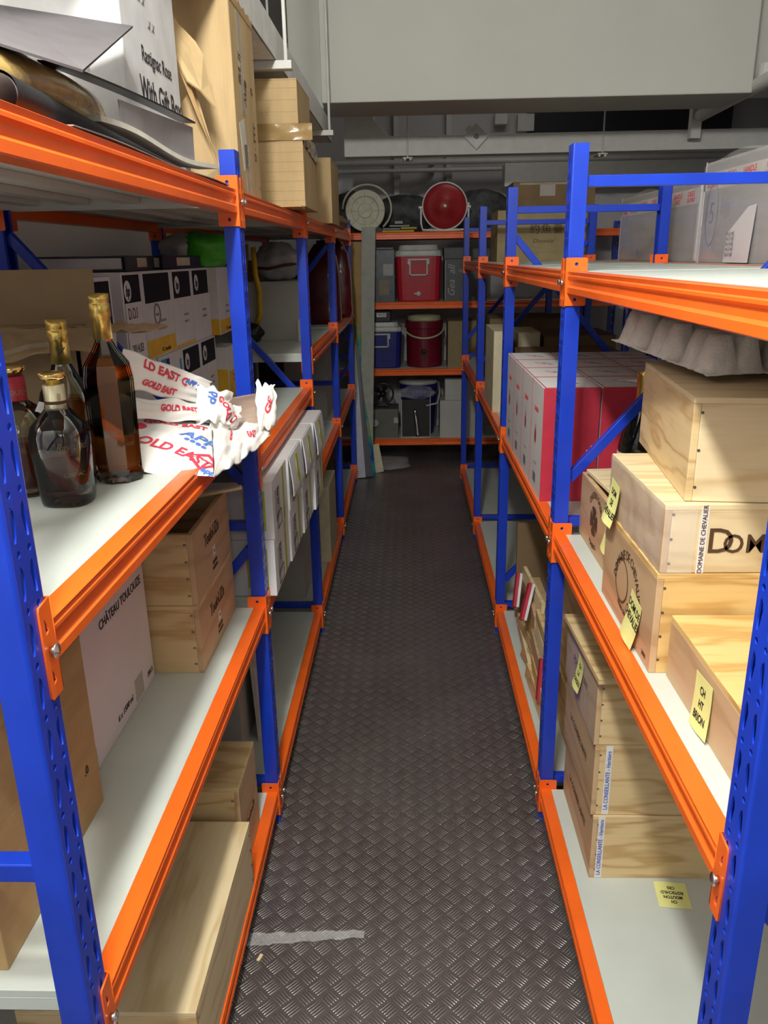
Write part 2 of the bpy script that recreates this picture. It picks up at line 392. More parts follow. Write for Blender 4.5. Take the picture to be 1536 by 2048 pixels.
# cable tray on the left, hung from rods
t = thing('cable_tray', 'long white cable tray hung above the left shelves', 'cable tray', (-.42, .9, 2.203))
G().box(-.004, 0, 0, 0, 3.9, .100).box(-.22, 0, 0, -.216, 3.9, .100).box(-.22, 0, 0, 0, 3.9, .004).build('tray_body', mat('white_tray_paint', (.80, .80, .78), .45), t, bevel=.001)
for i, y in enumerate((2.86, 4.34)):
    r = thing('trapeze_hanger', ['white trapeze bar and rods under the cable tray, nearer the lens', 'white trapeze bar and rods under the far end of cable tray'][i], 'hanger', (-.42, y, 2.177))
    G().box(-.28, -.02, 0, .05, .02, .025).build('bar', GALV, r, bevel=.002)
    g = G().cyl((.03, 0, .02), (.03, 0, 1.02), .006, 8); g.build('rod', GALV, r)
    G().cyl((-.25, 0, .02), (-.25, 0, 1.02), .006, 8).build('rod', GALV, r)
# big pipe at right under the ceiling
g = G().cyl((1.80, 1.0, 2.47), (1.76, 5.3, 2.37), .035, 16)
for y in (2.6, 4.45): g.cyl((1.785, y, 2.40), (1.785, y, 2.47), .045, 16)
tag(g.build('sprinkler_pipe', GALV, smooth=False), 'grey sprinkler pipe running away at upper right', 'pipe')
g = G().box(1.72, 5.33, 2.25, 1.78, 5.39, 3.19); tag(g.build('pipe_drop', GALV), 'vertical grey strut at the end of sprinkler pipe', 'strut')

# ------------------------------------------------------------------ pallet racking
def plate_mesh(outer, holes, m_, thick, name='plate'):
    cu = bpy.data.curves.new(name, 'CURVE'); cu.dimensions = '2D'; cu.fill_mode = 'BOTH'; cu.extrude = thick/2
    for pts in [outer]+holes:
        sp = cu.splines.new('POLY'); sp.points.add(len(pts)-1)
        for p, q in zip(sp.points, pts): p.co = (q[0], q[1], 0, 1)
        sp.use_cyclic_u = True
    o = bpy.data.objects.new(name, cu); me = bpy.data.meshes.new_from_object(o)
    bpy.data.objects.remove(o); bpy.data.curves.remove(cu); me.materials.clear(); me.materials.append(m_); return me
def circ(cx, cy, r, n=10): return [(cx+r*math.cos(2*PI*i/n), cy+r*math.sin(2*PI*i/n)) for i in range(n)]
PW, PD, PH = .055, .037, 1.836
def post_mesh(h=PH):
    """C section post. local: x = 0 perforated face, body to +x, y 0..PW"""
    holes = []
    for k in range(int((h-.06)/.0627)+1):
        zc = h-.045-k*.0627
        if zc < .04: break
        for cy, s in ((.0145, 1), (.0405, -1)):
            sh = [(0, .019), (.0048, .014), (.0066, .005), (.0034, -.012), (.0008, -.019), (-.0030, -.019), (-.0036, -.004), (-.0022, .011)]
            holes.append([(zc+b, cy+s*a) for a, b in sh])
            if zc-.031 > .03: holes.append(circ(zc-.0313, cy+s*.001, .0043))
    me = plate_mesh([(0, .004), (h, .004), (h, PW-.004), (0, PW-.004)], holes, BLUE, .0022)
    # plate local (a=z, b=y, c=thick) -> world (x=c+.0011, y=b, z=a)
    me.transform(Matrix(((0, 0, 1, .0011), (0, 1, 0, 0), (1, 0, 0, 0), (0, 0, 0, 1))))
    g = G(); T = .0022
    def wall(y0, s):
        pr = [(.0, y0+s*.004), (.0006, y0+s*.0018), (.0018, y0+s*.0006), (.004, y0), (PD, y0), (PD, y0+s*.012), (PD-T, y0+s*.012), (PD-T, y0+s*T), (.004, y0+s*T), (T, y0+s*.004)]
        g.prism(pr if s > 0 else pr[::-1], 2, 0, h)
    wall(0, 1); wall(PW, -1)
    gm = g.mesh('w', BLUE)
    import bmesh
    bm = bmesh.new(); bm.from_mesh(me); bm.from_mesh(gm); bmesh.ops.recalc_face_normals(bm, faces=bm.faces); bm.to_mesh(me); bm.free(); bpy.data.meshes.remove(gm)
    me.name = 'post'; return me
BH = .110
def bracket_meshes():
    # wing on the aisle face (plane x=0, extends in +y from 0 to .0265), origin at bracket top
    tri = lambda c: [(c+.010, .018), (c-.010, .018), (c-.007, .010)]
    a = plate_mesh([(0, 0), (-.003, .0245), (-.008, .0265), (-BH, .0265), (-BH-.003, .024), (-BH-.003, 0)], [tri(-.028), tri(-.088)], ORANGE, .0025)
    a.transform(Matrix(((0, 0, 1, -.0014), (0, 1, 0, 0), (1, 0, 0, 0), (0, 0, 0, 1))))
    # wing against the side of the post (plane y = 0), extends +x to .05
    b = plate_mesh([(0, 0), (0, .047), (-.003, .050), (-BH+.003, .050), (-BH, .047), (-BH, 0)], [circ(-.0145, .024, .0042, 14), circ(-BH+.0145, .024, .0042, 14)], ORANGE, .0025)
    b.transform(Matrix(((0, 1, 0, -.0026), (0, 0, 1, 0), (1, 0, 0, 0), (0, 0, 0, 1))))
    return a, b
WA, WB = bracket_meshes()
def _join(a, b, M):
    import bmesh
    bm = bmesh.new(); bm.from_mesh(a); c = b.copy(); c.transform(M); bm.from_mesh(c); bmesh.ops.recalc_face_normals(bm, faces=bm.faces)
    me = bpy.data.meshes.new('end_bracket'); bm.to_mesh(me); bm.free(); bpy.data.meshes.remove(c); me.materials.append(ORANGE); return me
BRK = _join(WA, WB, Matrix.Translation((0, -.0013, 0)))         # for the near end of a beam the wing runs back towards -y
bolt = G().cyl((-.002, 0, 0), (-.008, 0, 0), .0042, 12).lathe([(.0085, 0), (.0085, .0012), (.005, .003), (0, .0034)], 16)
bolt.xf(Matrix.Translation((-.008, 0, 0)) @ Matrix.Rotation(R(-90), 4, 'Y'), 24)
BOLT = bolt.mesh('bolt', STEEL); BOLT.polygons.foreach_set('use_smooth', [True]*len(BOLT.polygons))
BT = .030   # bracket top above shelf surface
def beam_mesh(L):
    p = [(0, -.001), (.002, .0), (.030, .0), (.0305, -.002), (.0305, -.022), (.036, -.022), (.036, -.0505), (.002, -.051), (0, -.049), (0, -.0365), (.0045, -.032), (.0045, -.0195), (0, -.0150), (0, -.0105), (.0018, -.0085)]
    g = G().prism([(a, b) for a, b in p], 1, 0, L); me = g.mesh('beam', ORANGE); return me
POST = post_mesh()
def rack(name, label, x0, side, ys, levels, depth, flips=(), back=True, diag=True):
    """side -1: rack stands at x < x0 (left), +1: at x > x0. levels[bay] = shelf heights"""
    t = thing(name, label, 'shelving rack', (x0, ys[0], 0))
    sc = (side, 1, 1); PB = depth-PD
    for i, y in enumerate(ys):
        child(POST, 'post', t, (0, y-ys[0], 0), scale=sc)
        rp = child(POST, 'post', t, (side*depth, y-ys[0]+PW*0, 0), scale=(-side, 1, 1))
        yb = y-ys[0]+PW/2
        for z in (.125, .925, 1.757):
            G().box(side*PD if side > 0 else -PB, yb-.012, z-.0125, side*PB if side > 0 else -PD, yb+.012, z+.0125).build('horizontal_brace', BLUE, t, bevel=.002)
        if diag:
            for za, zb in ((1.04, 1.66), (.86, .24)):
                if i in flips: za, zb = zb, za
                dx = PB-PD; ang = math.atan2(zb-za, dx); Ln = math.hypot(dx, zb-za)
                g = G().box(0, -.010, -.0125, Ln, .010, .0125)
                g.xf(Matrix.Rotation(-ang, 4, 'Y'))
                g.xf(Matrix.Diagonal((side, 1, 1, 1)))
                g.build('diagonal_brace', BLUE, t, (side*PD, yb+.0, za), bevel=.002)
    for i in range(len(ys)-1):
        ya = ys[i]+PW-ys[0]; L = ys[i+1]-ys[i]-PW
        bmn = beam_mesh(L-.003)
        for z in levels[i]:
            for xb, sx in (((0, side), (side*depth, -side)) if back else ((0, side),)):
                b = child(bmn, 'beam', t, (xb+sx*.0015, ya+.0015, z+.0015), scale=(sx, 1, 1))
                if True:
                    # near end: wing lies over the post at y<ya ; far end mirrored
                    child(BRK, 'end_bracket', b, (-.0015, .0012, BT), scale=(1, -1, 1))
                    child(BOLT, 'bolt', b, (-.003, -.0145, BT-.056))
                    child(BRK, 'end_bracket', b, (-.0015, L-.0042, BT))
                    child(BOLT, 'bolt', b, (-.003, L-.003+.0145, BT-.056))
            g = G(); a, c = .0325, depth-.0325
            if side < 0: a, c = -c, -a
            g.box(a, ya+.002, z-.012, c, ya+L-.004, z)
            w_ = (c-a)
            for k in range(4): g.box(a+w_*(.12+.22*k), ya+.004, z-.026, a+w_*(.12+.22*k)+.04, ya+L-.006, z-.012)
            g.box(a, ya+.002, z-.034, c, ya+.004, z-.012).box(a, ya+L-.006, z-.034, c, ya+L-.004, z-.012)
            g.build('shelf_panel', PANEL, t, bevel=.0012)
    return t
rack('shelving_rack', 'blue and orange shelving rack row along the left side of aisle', XL, -1, YL,
     [[.105, .70, 1.225, 1.75], [.105, .70, 1.10, 1.75], [.105, .70, 1.228, 1.75], [.105, .70, 1.228, 1.75]], .60, flips=(0, 3))
rack('shelving_rack', 'blue and orange shelving rack row along the right side of aisle', XR, 1, YR,
     [[.105, .897, 1.557]]*4, .61, flips=(2,))
# rack across the end of the aisle
t = thing('shelving_rack', 'shelving rack standing across the far end of the aisle', 'shelving rack', (-.66, 6.25, 0))
bx = 2.36
for x in (0, bx-PW):
    for y in (0, .5):
        o = child(POST, 'post', t, (x, y if y == 0 else y+PD, 0)); o.rotation_euler = (0, 0, R(90)) if y == 0 else (0, 0, R(-90))
        o.location = (x+PW, y, 0) if y == 0 else (x, y+PD, 0)
for z in (.191, .751, 1.26, 1.767):
    for yy, sg in ((0, 1), (.54, -1)):
        g = G(); bm_ = beam_mesh(bx-2*PW-.004)
        M = Matrix(((0, 1, 0, 0), (sg, 0, 0, 0), (0, 0, 1, 0), (0, 0, 0, 1))); me = bm_.copy(); me.transform(M); me.flip_normals() if sg > 0 else None
        b = child(me, 'beam', t, (PW+.002, yy+sg*.0015, z))
        if sg > 0:
            for xx, s2 in ((0, -1), (bx-2*PW-.004, 1)):
                g = G().box(min(0, s2*.026), -.003, BT-BH, max(0, s2*.026), -.0008, BT); g.build('end_bracket', ORANGE, b, (xx, 0, 0), bevel=.002)
                G().cyl((s2*.014, -.003, -.026), (s2*.014, -.012, -.026), .005, 10).build('bolt', STEEL, b, (xx, 0, 0))
    G().box(PW+.004, .033, z-.03, bx-PW-.004, .507, z).build('shelf_panel', PANEL, t, bevel=.001)
# plain rack behind the right row, carries the wrapped cartons
t = thing('shelving_rack', 'rear shelving rack behind the right row, carrying the wrapped cartons', 'shelving rack', (1.03, 1.0, 0))
for x in (0, .62):
    for y in (0, 1.9, 3.9):
        G().box(x, y, 0, x+.04, y+.055, 1.49).build('post', BLUE, t, bevel=.003)
    G().box(x, 0, 1.49, x+.04, 3.955, 1.545).build('beam', ORANGE, t, bevel=.003)
G().box(-.005, 0, 1.545, .70, 3.955, 1.557).build('shelf_panel', PANEL, t, bevel=.001)

# ------------------------------------------------------------------ right rack, nearest bay
def arc(me, Rr):
    for q in me.vertices:
        th = q.co.x/Rr; rr = Rr+q.co.y; q.co = (rr*math.sin(th), rr*math.cos(th)-Rr, q.co.z)
    return me
SZ = .897
rA, dA = crate('golden pine wine crate on right shelf under the plastic-wrapped crate', .415, 1.243, SZ, .93, 1.597, SZ+.187, PINE2, PLY)
place(arc(text_mesh('DOMAINE DE CHEVALIER', .026, BROWNINK, .8), .085), 'lettering', rA, dA, 'L', .52, .80)
place(arc(text_mesh('GRAND CRU CLASSE', .012, BROWNINK, .8), -.12), 'lettering', rA, dA, 'L', .5, .18)
place(ring_mesh(.045, .045, .08, BROWNINK), 'ring_print', rA, dA, 'L', .42, .48)
letter(rA, dA, 'L', '2006', .012, .9, .10, BROWNINK)
rB, dB = crate('pale wine crate wrapped in clear plastic, second from the top of its stack', .418, 1.245, SZ+.188, .93, 1.60, SZ+.308, PINE3, PLY, nails=3)
letter(rB, dB, 'S', 'D', .062, .185, .46, BROWNINK, sx=1.0, bold=.0003)
letter(rB, dB, 'S', 'OMAINE', .046, .36, .42, BROWNINK, sx=.95, sp=1.05, bold=.0003)
patch(rB, dB, 'S', .013, .116, .128, .48, WHITE, name='paper_strip')
letter(rB, dB, 'S', 'DOMAINE DE CHEVALIER', .0105, .128, .50, BROWNINK, rot=R(90), off=.0012)
g = G().grid(lambda a, b: (-dB[0]/2-.0015-.003*mnoise.noise(Vector((a*9, b*6, 1)))*(1 if .02 < a < .98 else 0), -dB[1]/2+a*dB[1], b*dB[2]), 30, 12)
g.grid(lambda a, b: (-dB[0]/2+a*.052, -dB[1]/2-.0035-.002*mnoise.noise(Vector((a*9, b*8, 4))), b*dB[2]), 10, 12)
g.build('plastic_wrap', FILM, rB, smooth=True)
rC, dC = crate('big pine crate on top of the stack at right, below the pulp tray', .475, 1.235, SZ+.309, .985, 1.675, SZ+.309+.172, PINE3, PINE, rz=R(-6.0), nails=3)
rD, dD = crate('wine crate branded with a dark cross, its lid ajar, behind the stacked crates', .445, 1.612, SZ, .94, 1.985, SZ+.165, PINE, PLY, lid=False)
g = G()
for k in range(4):
    a = PI/2*k; c, s = math.cos(a), math.sin(a)
    pts = [(.004, .006), (.030, .022), (.036, .010), (.036, -.010), (.030, -.022), (.004, -.006)]
    g.face([(x*c-y*s, x*s+y*c, .0003) for x, y in pts])
place(g.mesh('cross_print', BROWNINK), 'cross_emblem', rD, dD, 'L', .42, .50)
place(arc(text_mesh('CHATEAU GAZIN', .022, BROWNINK, .8), .075), 'lettering', rD, dD, 'L', .45, .90)
place(arc(text_mesh('POMEROL', .017, BROWNINK, .9), -.09), 'lettering', rD, dD, 'L', .42, .12)
G().box(-.245, -.115, 0, .20, .12, .009).build('lid', PINE3, rD, (.01, .055, dD[2]+.004), (R(1.5), R(0), R(5)), bevel=.001)
rE, dE = crate('low wine crate at front of right shelf with CH HT BRION note', .443, .905, SZ, .95, 1.236, SZ+.115, PINE2, PLY, nails=3)
sticky('yellow note reading CH HT BRION on the low front crate', (.4405, 1.062, SZ+.047), 'L', ['CH', 'HT', 'BRION'], .066, .088, R(4), .006)
sticky('yellow note reading DOM DE CHEVALIER low on the golden crate', (.4125, 1.345, SZ+.055), 'L', ['DOM DE', 'CHEVALIER'], .068, .092, R(-10), .012)
sticky('yellow note reading DOM DE CHEVALIER on plastic-wrapped crate', (.411, 1.535, SZ+.222), 'L', ['DOM', 'DE', 'CHEVALIER'], .062, .088, R(-6), .014)
sticky('yellow note reading CH GAZIN on the crate with the cross', (.4425, 1.662, SZ+.108), 'L', ['CH', 'GAZIN'], .062, .088, R(-6), .012)
sticky('yellow note lying upside down on the bottom shelf at right', (.632, 1.563, .1065), 'T', ['CH', 'MOUTON', 'ROTSCHILD', 'CRS'], .076, .080, R(174), .002)
# magnum behind the crates
r = thing('champagne_bottle', 'large dark bottle with gold foil neck behind right-hand crates', 'bottle', (.625, 2.125, SZ))
DG = mat('dark_green_glass', (.008, .012, .007), .08, coat=.5)
GOLD = mat('gold_foil', (.72, .52, .14), .28, metal=.9, bump=.4, bs=50, var=.1)
G().lathe([(.0, .004), (.045, .0), (.055, .006), (.056, .20), (.050, .235), (.030, .29), (.018, .33), (.0165, .36)], 32).build('glass_body', DG, r, smooth=True)
G().lathe([(.0245, .302), (.0185, .33), (.018, .385), (.020, .388), (.020, .402), (.0, .404)], 28).build('foil', GOLD, r, smooth=True)
G().lathe([(.0566, .06), (.0566, .185)], 32).build('label', WHITE, r, smooth=True)
child(text_mesh('B', .05, INK), 'lettering', r, (-.012, -.0575, .13), (R(90), 0, R(-12)))

# pulp tray, upside down on the big crate
PULP = mat('grey_paper_pulp', (.66, .64, .58), .9, bump=.5, bs=220, var=.06, vs=40)
r = thing('pulp_tray', 'grey moulded paper pulp tray resting on the pine crate', 'tray', (.515, 1.385, 1.394), R(12.3))
r.rotation_euler = (R(4), 0, R(12.3))
def cup(a, b):
    n = 3; s = b*n; t_ = a*n; ds = abs(s-math.floor(s)-.5)*2; dt = abs(t_-math.floor(t_)-.5)*2
    e = max(ds, dt); rr = (ds**4+dt**4)**.25
    h = max(0, min(1, (0.99-rr)/.34)); h = h*h*(3-2*h)
    notch = max(0, 1-abs(dt)*4.0)*max(0, min(1, (ds-.25)*2.2))+max(0, 1-abs(ds)*4.0)*max(0, min(1, (dt-.25)*2.2))
    h = h*(1-.62*min(1, notch)*(h > .02))
    edge = min(a, 1-a, b, 1-b)
    w = .004*mnoise.noise(Vector((a*40, b*40, 0)))*(edge < .02)
    return (a*.372+w, b*.372+w, .064*h+.0015*mnoise.noise(Vector((a*30, b*30, 2))))
G().grid(cup, 72, 72).build('tray_shell', PULP, r, smooth=True, solid=.0025)

# bottom shelf, right
Z0 = .105
TEXT = 'Chateau LA CONSEILLANTE - Heritiers NICOLAS'
r1, d1 = crate('pine wine crate with printed ribbon, bottom of right lower stack', .442, 1.62, Z0, .93, 1.965, Z0+.186, PINE, PLY)
r2, d2 = crate('pine wine crate with printed ribbon, middle of right lower stack', .435, 1.623, Z0+.187, .925, 1.968, Z0+.187+.198, PINE, PLY)
r3, d3 = crate('plastic-wrapped wine crate on top of the right lower stack', .430, 1.622, Z0+.386, .92, 1.97, Z0+.386+.175, PINE, PLY, lid=False)
for rr, dd, off in ((r1, d1, .03), (r2, d2, .055)):
    patch(rr, dd, 'S', .016, dd[2]*.98, off+.015, .5, WHITE, name='paper_strip')
    letter(rr, dd, 'S', 'LA CONSEILLANTE - Heritiers', .0145, off+.015, .5, BLUEINK, rot=R(90), off=.0012, sx=.88)
for rr, dd, tx in ((r1, d1, 'LA CONSEILLANTE'), (r2, d2, 'LA CONSEILLANTE'), (r3, d3, 'POMEROL 2009')):
    letter(rr, dd, 'L', tx, .026, .5, .55, BROWNINK, sx=.9)
patch(r2, d2, 'S', .014, .005, .62, .03, BROWNINK, name='staple_mark')
G().grid(lambda a, b: (-d3[0]/2-.002-.002*mnoise.noise(Vector((a*9, b*6, 7))), -d3[1]/2+a*d3[1], b*d3[2]), 30, 10).build('plastic_wrap', FILM, r3, smooth=True)
o = G().box(-.245, -.172, 0, .245, .172, .014).build('crate_lid', PINE, None, (.662, 1.775, Z0+.386+.177), (R(0), R(0), R(2)), bevel=.001)
tag(o, 'loose wooden lid lying across the top of right lower stack', 'lid')
sticky('small yellow note on the top crate of right lower stack', (.4275, 1.79, Z0+.386+.095), 'L', ['CH', 'LA', 'CONSEIL'], .056, .085, R(-6), .012)
# second stack of crates behind the post
for k in range(3):
    rr, dd = crate('plain pine crate behind the right post, %s of three' % ['bottom', 'middle', 'top'][k], .49+.004*k, 2.07, Z0+k*.186, .97, 2.40, Z0+k*.186+.184, PINE, PINE)
rr, dd = crate('plain pine crate behind the junk pile at right, lower one', .53, 2.42, Z0, .97, 2.75, Z0+.184, PINE, PLY)
rr, dd = crate('plain pine crate behind the junk pile at right, upper one', .53, 2.42, Z0+.185, .97, 2.75, Z0+.36, PINE, PLY)
# leaning slats and folded cartons at the aisle edge
random.seed(11)
for k in range(14):
    yc = [2.44, 2.80, 2.60][k % 3]+random.uniform(-.03, .03); zc = Z0+.008+.052*(k//3)+.012*(k % 3)
    Ls = random.uniform(.15, .20); hh = random.uniform(.040, .055); xx = .432+.009*(k % 3)+.006*(k//3)
    o = G().box(-.007, -Ls, 0, .007, Ls, hh).build('wooden_slat', [PINE, PINE3, PLY, PINE2][k % 4], None, (xx, yc, zc+(.02 if k > 8 else 0)), (R(random.uniform(-7, 5)), R(random.uniform(-3, 12)), R(random.uniform(-4, 5))), bevel=.001)
    tag(o, 'rough wooden slat in the lower right pile, %s layer, %s' % (['bottom', 'second', 'third', 'fourth', 'top'][k//3], ['near end', 'far end', 'middle'][k % 3]), 'slat', 'slats piled on the lower right shelf')
for k in range(4):
    carton(['flat brown carton under the slat pile, bottom of four', 'flat brown carton under the slat pile, second of four', 'flat brown carton under the slat pile, third of four', 'flat brown carton under the slat pile, topmost of four'][k], .468+.004*k, 2.45, Z0+.062*k, .522, 2.98, Z0+.062*k+.06, CARDL, split='y')
WR = mat('white_red_card', (.72, .70, .70), .6)
for k, (y, z, rx, ry) in enumerate(((2.93, .315, -38, 12), (2.70, .37, -30, 18), (2.36, .24, -14, 5))):
    r = thing('folded_carton', ['red and white folded carton sticking out over aisle from the slat pile', 'red and white folded carton in the middle of slat pile', 'red edged folded carton low at the near end of slat pile'][k], 'carton', (.428+.004*k, y, z), rot=(R(rx), R(ry), 0))
    G().box(-.012, -.015, -.07, -.001, .015, .07).build('red_side', REDC, r); G().box(0, -.015, -.07, .010, .03, .07).build('white_side', WR, r)
# red and white wine cartons
g = G().box(-.0805, -.105, 0, .0805, .105, .338); g.m = [1, 1, 0, 0, 0, 1]
cbody = g.mesh('body', [REDC, WHITE])
def red_carton(first, x, y, label):
    r = thing('wine_carton', label, 'box', (x, y, SZ), 0, 'red and white wine cartons')
    b = child(cbody, 'body', r)
    if not any(q.type == 'BEVEL' for q in b.modifiers): q = b.modifiers.new('b', 'BEVEL'); q.width = .0015; q.segments = 1
    dd = (.161, .210, .338)
    patch(r, dd, 'T', .157, .003, .5, .02, REDC, name='red_line'); patch(r, dd, 'T', .003, .20, .03, .5, REDC, name='red_line')
    patch(r, dd, 'T', .05, .004, .45, .52, REDC, rot=R(-58), name='red_line'); letter(r, dd, 'T', 'CHATEAU', .012, .60, .45, GREYINK, rot=R(-58))
    if first:
        place(disc_mesh(.014, .022, REDC), 'emblem', r, dd, 'L', .42, .52); place(disc_mesh(.004, .008, REDC), 'emblem', r, dd, 'L', .42, .60)
        letter(r, dd, 'L', 'CHATEAU', .018, .45, .76, REDINK, sx=.9); patch(r, dd, 'L', .05, .03, .45, .14, GREYINK, name='barcode')
        letter(r, dd, 'L', 'GRAND VIN', .008, .5, .28, GREYINK)
    return r
rows = ['front row', 'second row', 'third row', 'back row']; cols = ['aisle column', 'middle column', 'inner column']
for j in range(4):
    for i in range(3):
        r = red_carton(i == 0, .464+.166*i, 2.360+.214*j, 'red and white wine carton, %s, %s' % (rows[j], cols[i]))
        if j == 0 and i == 0:
            dd = (.161, .210, .338)
            place(ring_mesh(.011, .011, .18, WHITE), 'ring_print', r, dd, 'S', .32, .12); letter(r, dd, 'S', 'QV', .012, .32, .12, WHITE)
            patch(r, dd, 'S', .026, .010, .32, .055, WHITE, name='white_box_print')
        if j == 0 and i < 2:
            G().face([(-.012, 0, -.022), (.014, 0, -.020), (.010, 0, .004), (.001, 0, .022), (-.002, 0, .006), (-.012, 0, .008)]).build('torn_patch', WHITE, r, (.060+.01*i, -.1062, .150-.012*i))
# things further along the right rack
r, d = carton('cream coloured tall carton at the aisle edge, far along the right rack', .385, 3.66, SZ, .47, 4.05, SZ+.37, mat('cream_card', (.62, .56, .38), .6), split='y')
r, d = carton('second cream carton standing behind the first on the right rack', .50, 3.70, SZ, .60, 4.0, SZ+.36, mat('cream_card', (.62, .56, .38), .6))
for k, (x0, x1, y0, h, zz) in enumerate(((.48, .90, 3.28, .30, SZ), (.62, .95, 3.72, .34, SZ), (.45, .92, 4.52, .36, SZ), (.45, .90, 5.02, .33, SZ))):
    carton('dark brown carton %s on the right rack middle shelf' % ['just behind the red cartons', 'beside the cream cartons', 'in the last bay, nearer one', 'in the last bay, farther one'][k], x0, y0, zz, x1, y0+.38, zz+h, CARDD)
o = G().box(-.25, -.02, 0, .25, .0, .42).build('dark_board', CARDD, None, (.70, 3.14, Z0+.001), (R(-4), 0, 0)); tag(o, 'dark brown board standing behind slat pile on the lower right shelf', 'board')
r, d = carton('brown spirits carton with printed characters on right top shelf, far end', .49, 4.62, 1.557, .975, 4.98, 1.825, mat('cardboard_olive', (.30, .235, .12), .8, bump=.1, bs=30))
for k, ch in enumerate('約魚臺'): letter(r, d, 'S', ch, .058, .42+.13*k, .62, BROWNINK)
letter(r, d, 'S', 'Diaoyutai', .030, .52, .40, BROWNINK, shear=.3); letter(r, d, 'S', '- - - - - - - - - - - -', .018, .55, .18, BROWNINK)
letter(r, d, 'S', '**', .04, .80, .64, BROWNINK); patch(r, d, 'S', .013, .26, .875, .5, WHITE, rot=R(-4), name='paper_strip')
r, d = carton('taller dark cardboard box behind the printed spirits carton', .62, 5.03, 1.557, 1.10, 5.38, 2.00, CARDD)
letter(r, d, 'S', '- .. - .. -', .05, .4, .62, BROWNINK); patch(r, d, 'S', .09, .07, .42, .90, FILM, name='packing_tape'); patch(r, d, 'S', .40, .012, .5, .975, TAPE, name='packing_tape')

# wrapped cartons on the rear rack
WRAP = mat('wrapped_grey_carton', (.40, .37, .365), .45, bump=.35, bs=9, var=.05, vs=4, coat=.4, stretch=(.6, .6, 7))
for k, (y0, y1, h) in enumerate(((1.95, 3.06, .335), (3.09, 4.20, .29))):
    r = thing('wrapped_carton', ['film-wrapped grey carton marked 5 in a circle, upper right', 'film-wrapped grey carton farther back at upper right'][k], 'box', (1.38, (y0+y1)/2, 1.557))
    dd = (.66, y1-y0, h)
    G().grid(lambda a, b: (0, 0, 0), 1, 1)
    G().box(-.33, -dd[1]/2, 0, .33, dd[1]/2, h).build('body', WRAP, r, bevel=.012)
    patch(r, dd, 'L', dd[1], .055, .5, .80, mat('printed_tape', (.62, .58, .55), .4), name='printed_tape')
    for q in range(7): letter(r, dd, 'L', ['CASES', 'LAZARO', 'HANDLE'][q % 3], .026, .08+.14*q, .83, REDINK, off=.0012); letter(r, dd, 'L', ['LAZARO', 'WITH CARE', 'CASES'][q % 3], .022, .08+.14*q, .76, REDINK, off=.0012)
    patch(r, dd, 'L', .010, h, .015, .5, WHITE, name='paper_strip'); patch(r, dd, 'L', .008, h, .62, .5, WHITE, name='paper_strip')
    g = G().grid(lambda a, b: (-.3315-.004*mnoise.noise(Vector((a*14, b*3, k))), (a-.5)*dd[1], b*h+.012*math.sin(a*11+k)*(b > .95)), 40, 8)
    g.build('plastic_wrap', FILM, r, smooth=True)
    if k == 0:
        place(ring_mesh(.055, .105, .07, GREYINK), 'handwriting', r, dd, 'L', .10, .48); letter(r, dd, 'L', '5', .10, .10, .48, GREYINK)
        G().face([(0, .10, 0), (0, -.10, 0), (0, -.10, .17), (0, -.04, .165), (0, .10, .09)]).build('delivery_note', WHITEP, r, (-.345, .16, .004), (0, R(3), 0))
        for q in range(5): child(text_mesh('lot %d ref' % (q+2), .018, GREYINK), 'lettering', r, (-.3475, .215, .03+.016*q), (R(90), 0, R(-90)))

# ------------------------------------------------------------------ left rack, nearest bay
def crate_c(label, cx, cy, z, w, d, h, rz, **k):
    return crate(label, cx-w/2, cy-d/2, z, cx+w/2, cy+d/2, z+h, rz=rz, **k)
# bottom shelf
c1, k1 = crate_c('long pine wine crate lying nearest on the bottom left shelf', -.5665, 1.337, Z0, .514, .337, .185, R(90), wd=PINE3, endm=PINE, side='R')
c2, k2 = crate_c('taller pine crate behind the long one on bottom left shelf', -.59, 1.72, Z0, .33, .20, .26, 0, wd=PINE, endm=PLY)
letter(c2, k2, 'E', 'ToulouZe', .032, .5, .42, BROWNINK, rot=R(0), shear=.2, sx=.8)
# second shelf
r, d = carton('brown cardboard carton on second left shelf beside the near post', -.92, .80, .70, -.54, 1.148, 1.02, CARD, tape=TAPE)
letter(r, d, 'E', '.0', .022, .86, .30); letter(r, d, 'E', 'C', .022, .16, .38); letter(r, d, 'E', 'C', .022, .25, .27)
r, d = carton('white wine carton printed CHATEAU TOULOUZE on second left shelf', -.93, 1.165, .70, -.582, 1.578, 1.03, WHITEP, split='y')
letter(r, d, 'E', 'CH\u00c2TEAU TOULOUZE', .027, .66, .755, INK, sx=.86)
letter(r, d, 'E', '2015', .017, .93, .085, INK, shear=.2); letter(r, d, 'E', '6 x 1500 ml', .018, .55, .095, INK, shear=.2)
patch(r, d, 'E', .05, .05, .76, .10, TAPE, name='packing_tape'); patch(r, d, 'E', .06, .05, .10, .07, TAPE, name='packing_tape')
for k, (lb, z, ld) in enumerate((('lower of two pine crates branded Toulouze, left second shelf', .70, True), ('open pine crate branded Toulouze, stacked upper on left second shelf', .868, False))):
    rr, dd = crate(lb, -.60-.37, 1.592, z, -.472, 1.94, z+.167, PINE, PLY, lid=ld, side='R')
    # short inner wall so the opening reads as one wide compartment
    letter(rr, dd, 'E', 'TouloUZe', .042, .47, .64 if ld else .68, BROWNINK, sx=.78, shear=.15, bold=.0003)
    patch(rr, dd, 'E', .022, .024, .50, .38 if ld else .40, WHITE, name='price_label'); letter(rr, dd, 'E', '23', .010, .50, .39, BLUEINK, off=.0012)
    letter(rr, dd, 'E', 'GRAND', .012, .50, .24, BROWNINK, bold=.0003); letter(rr, dd, 'E', 'SUPERIEUR', .010, .50, .16, BROWNINK, bold=.0003)
    G().box(-.20, -.14, .010, .20, .14, .02).build('inner_floor', CARDD, rr)
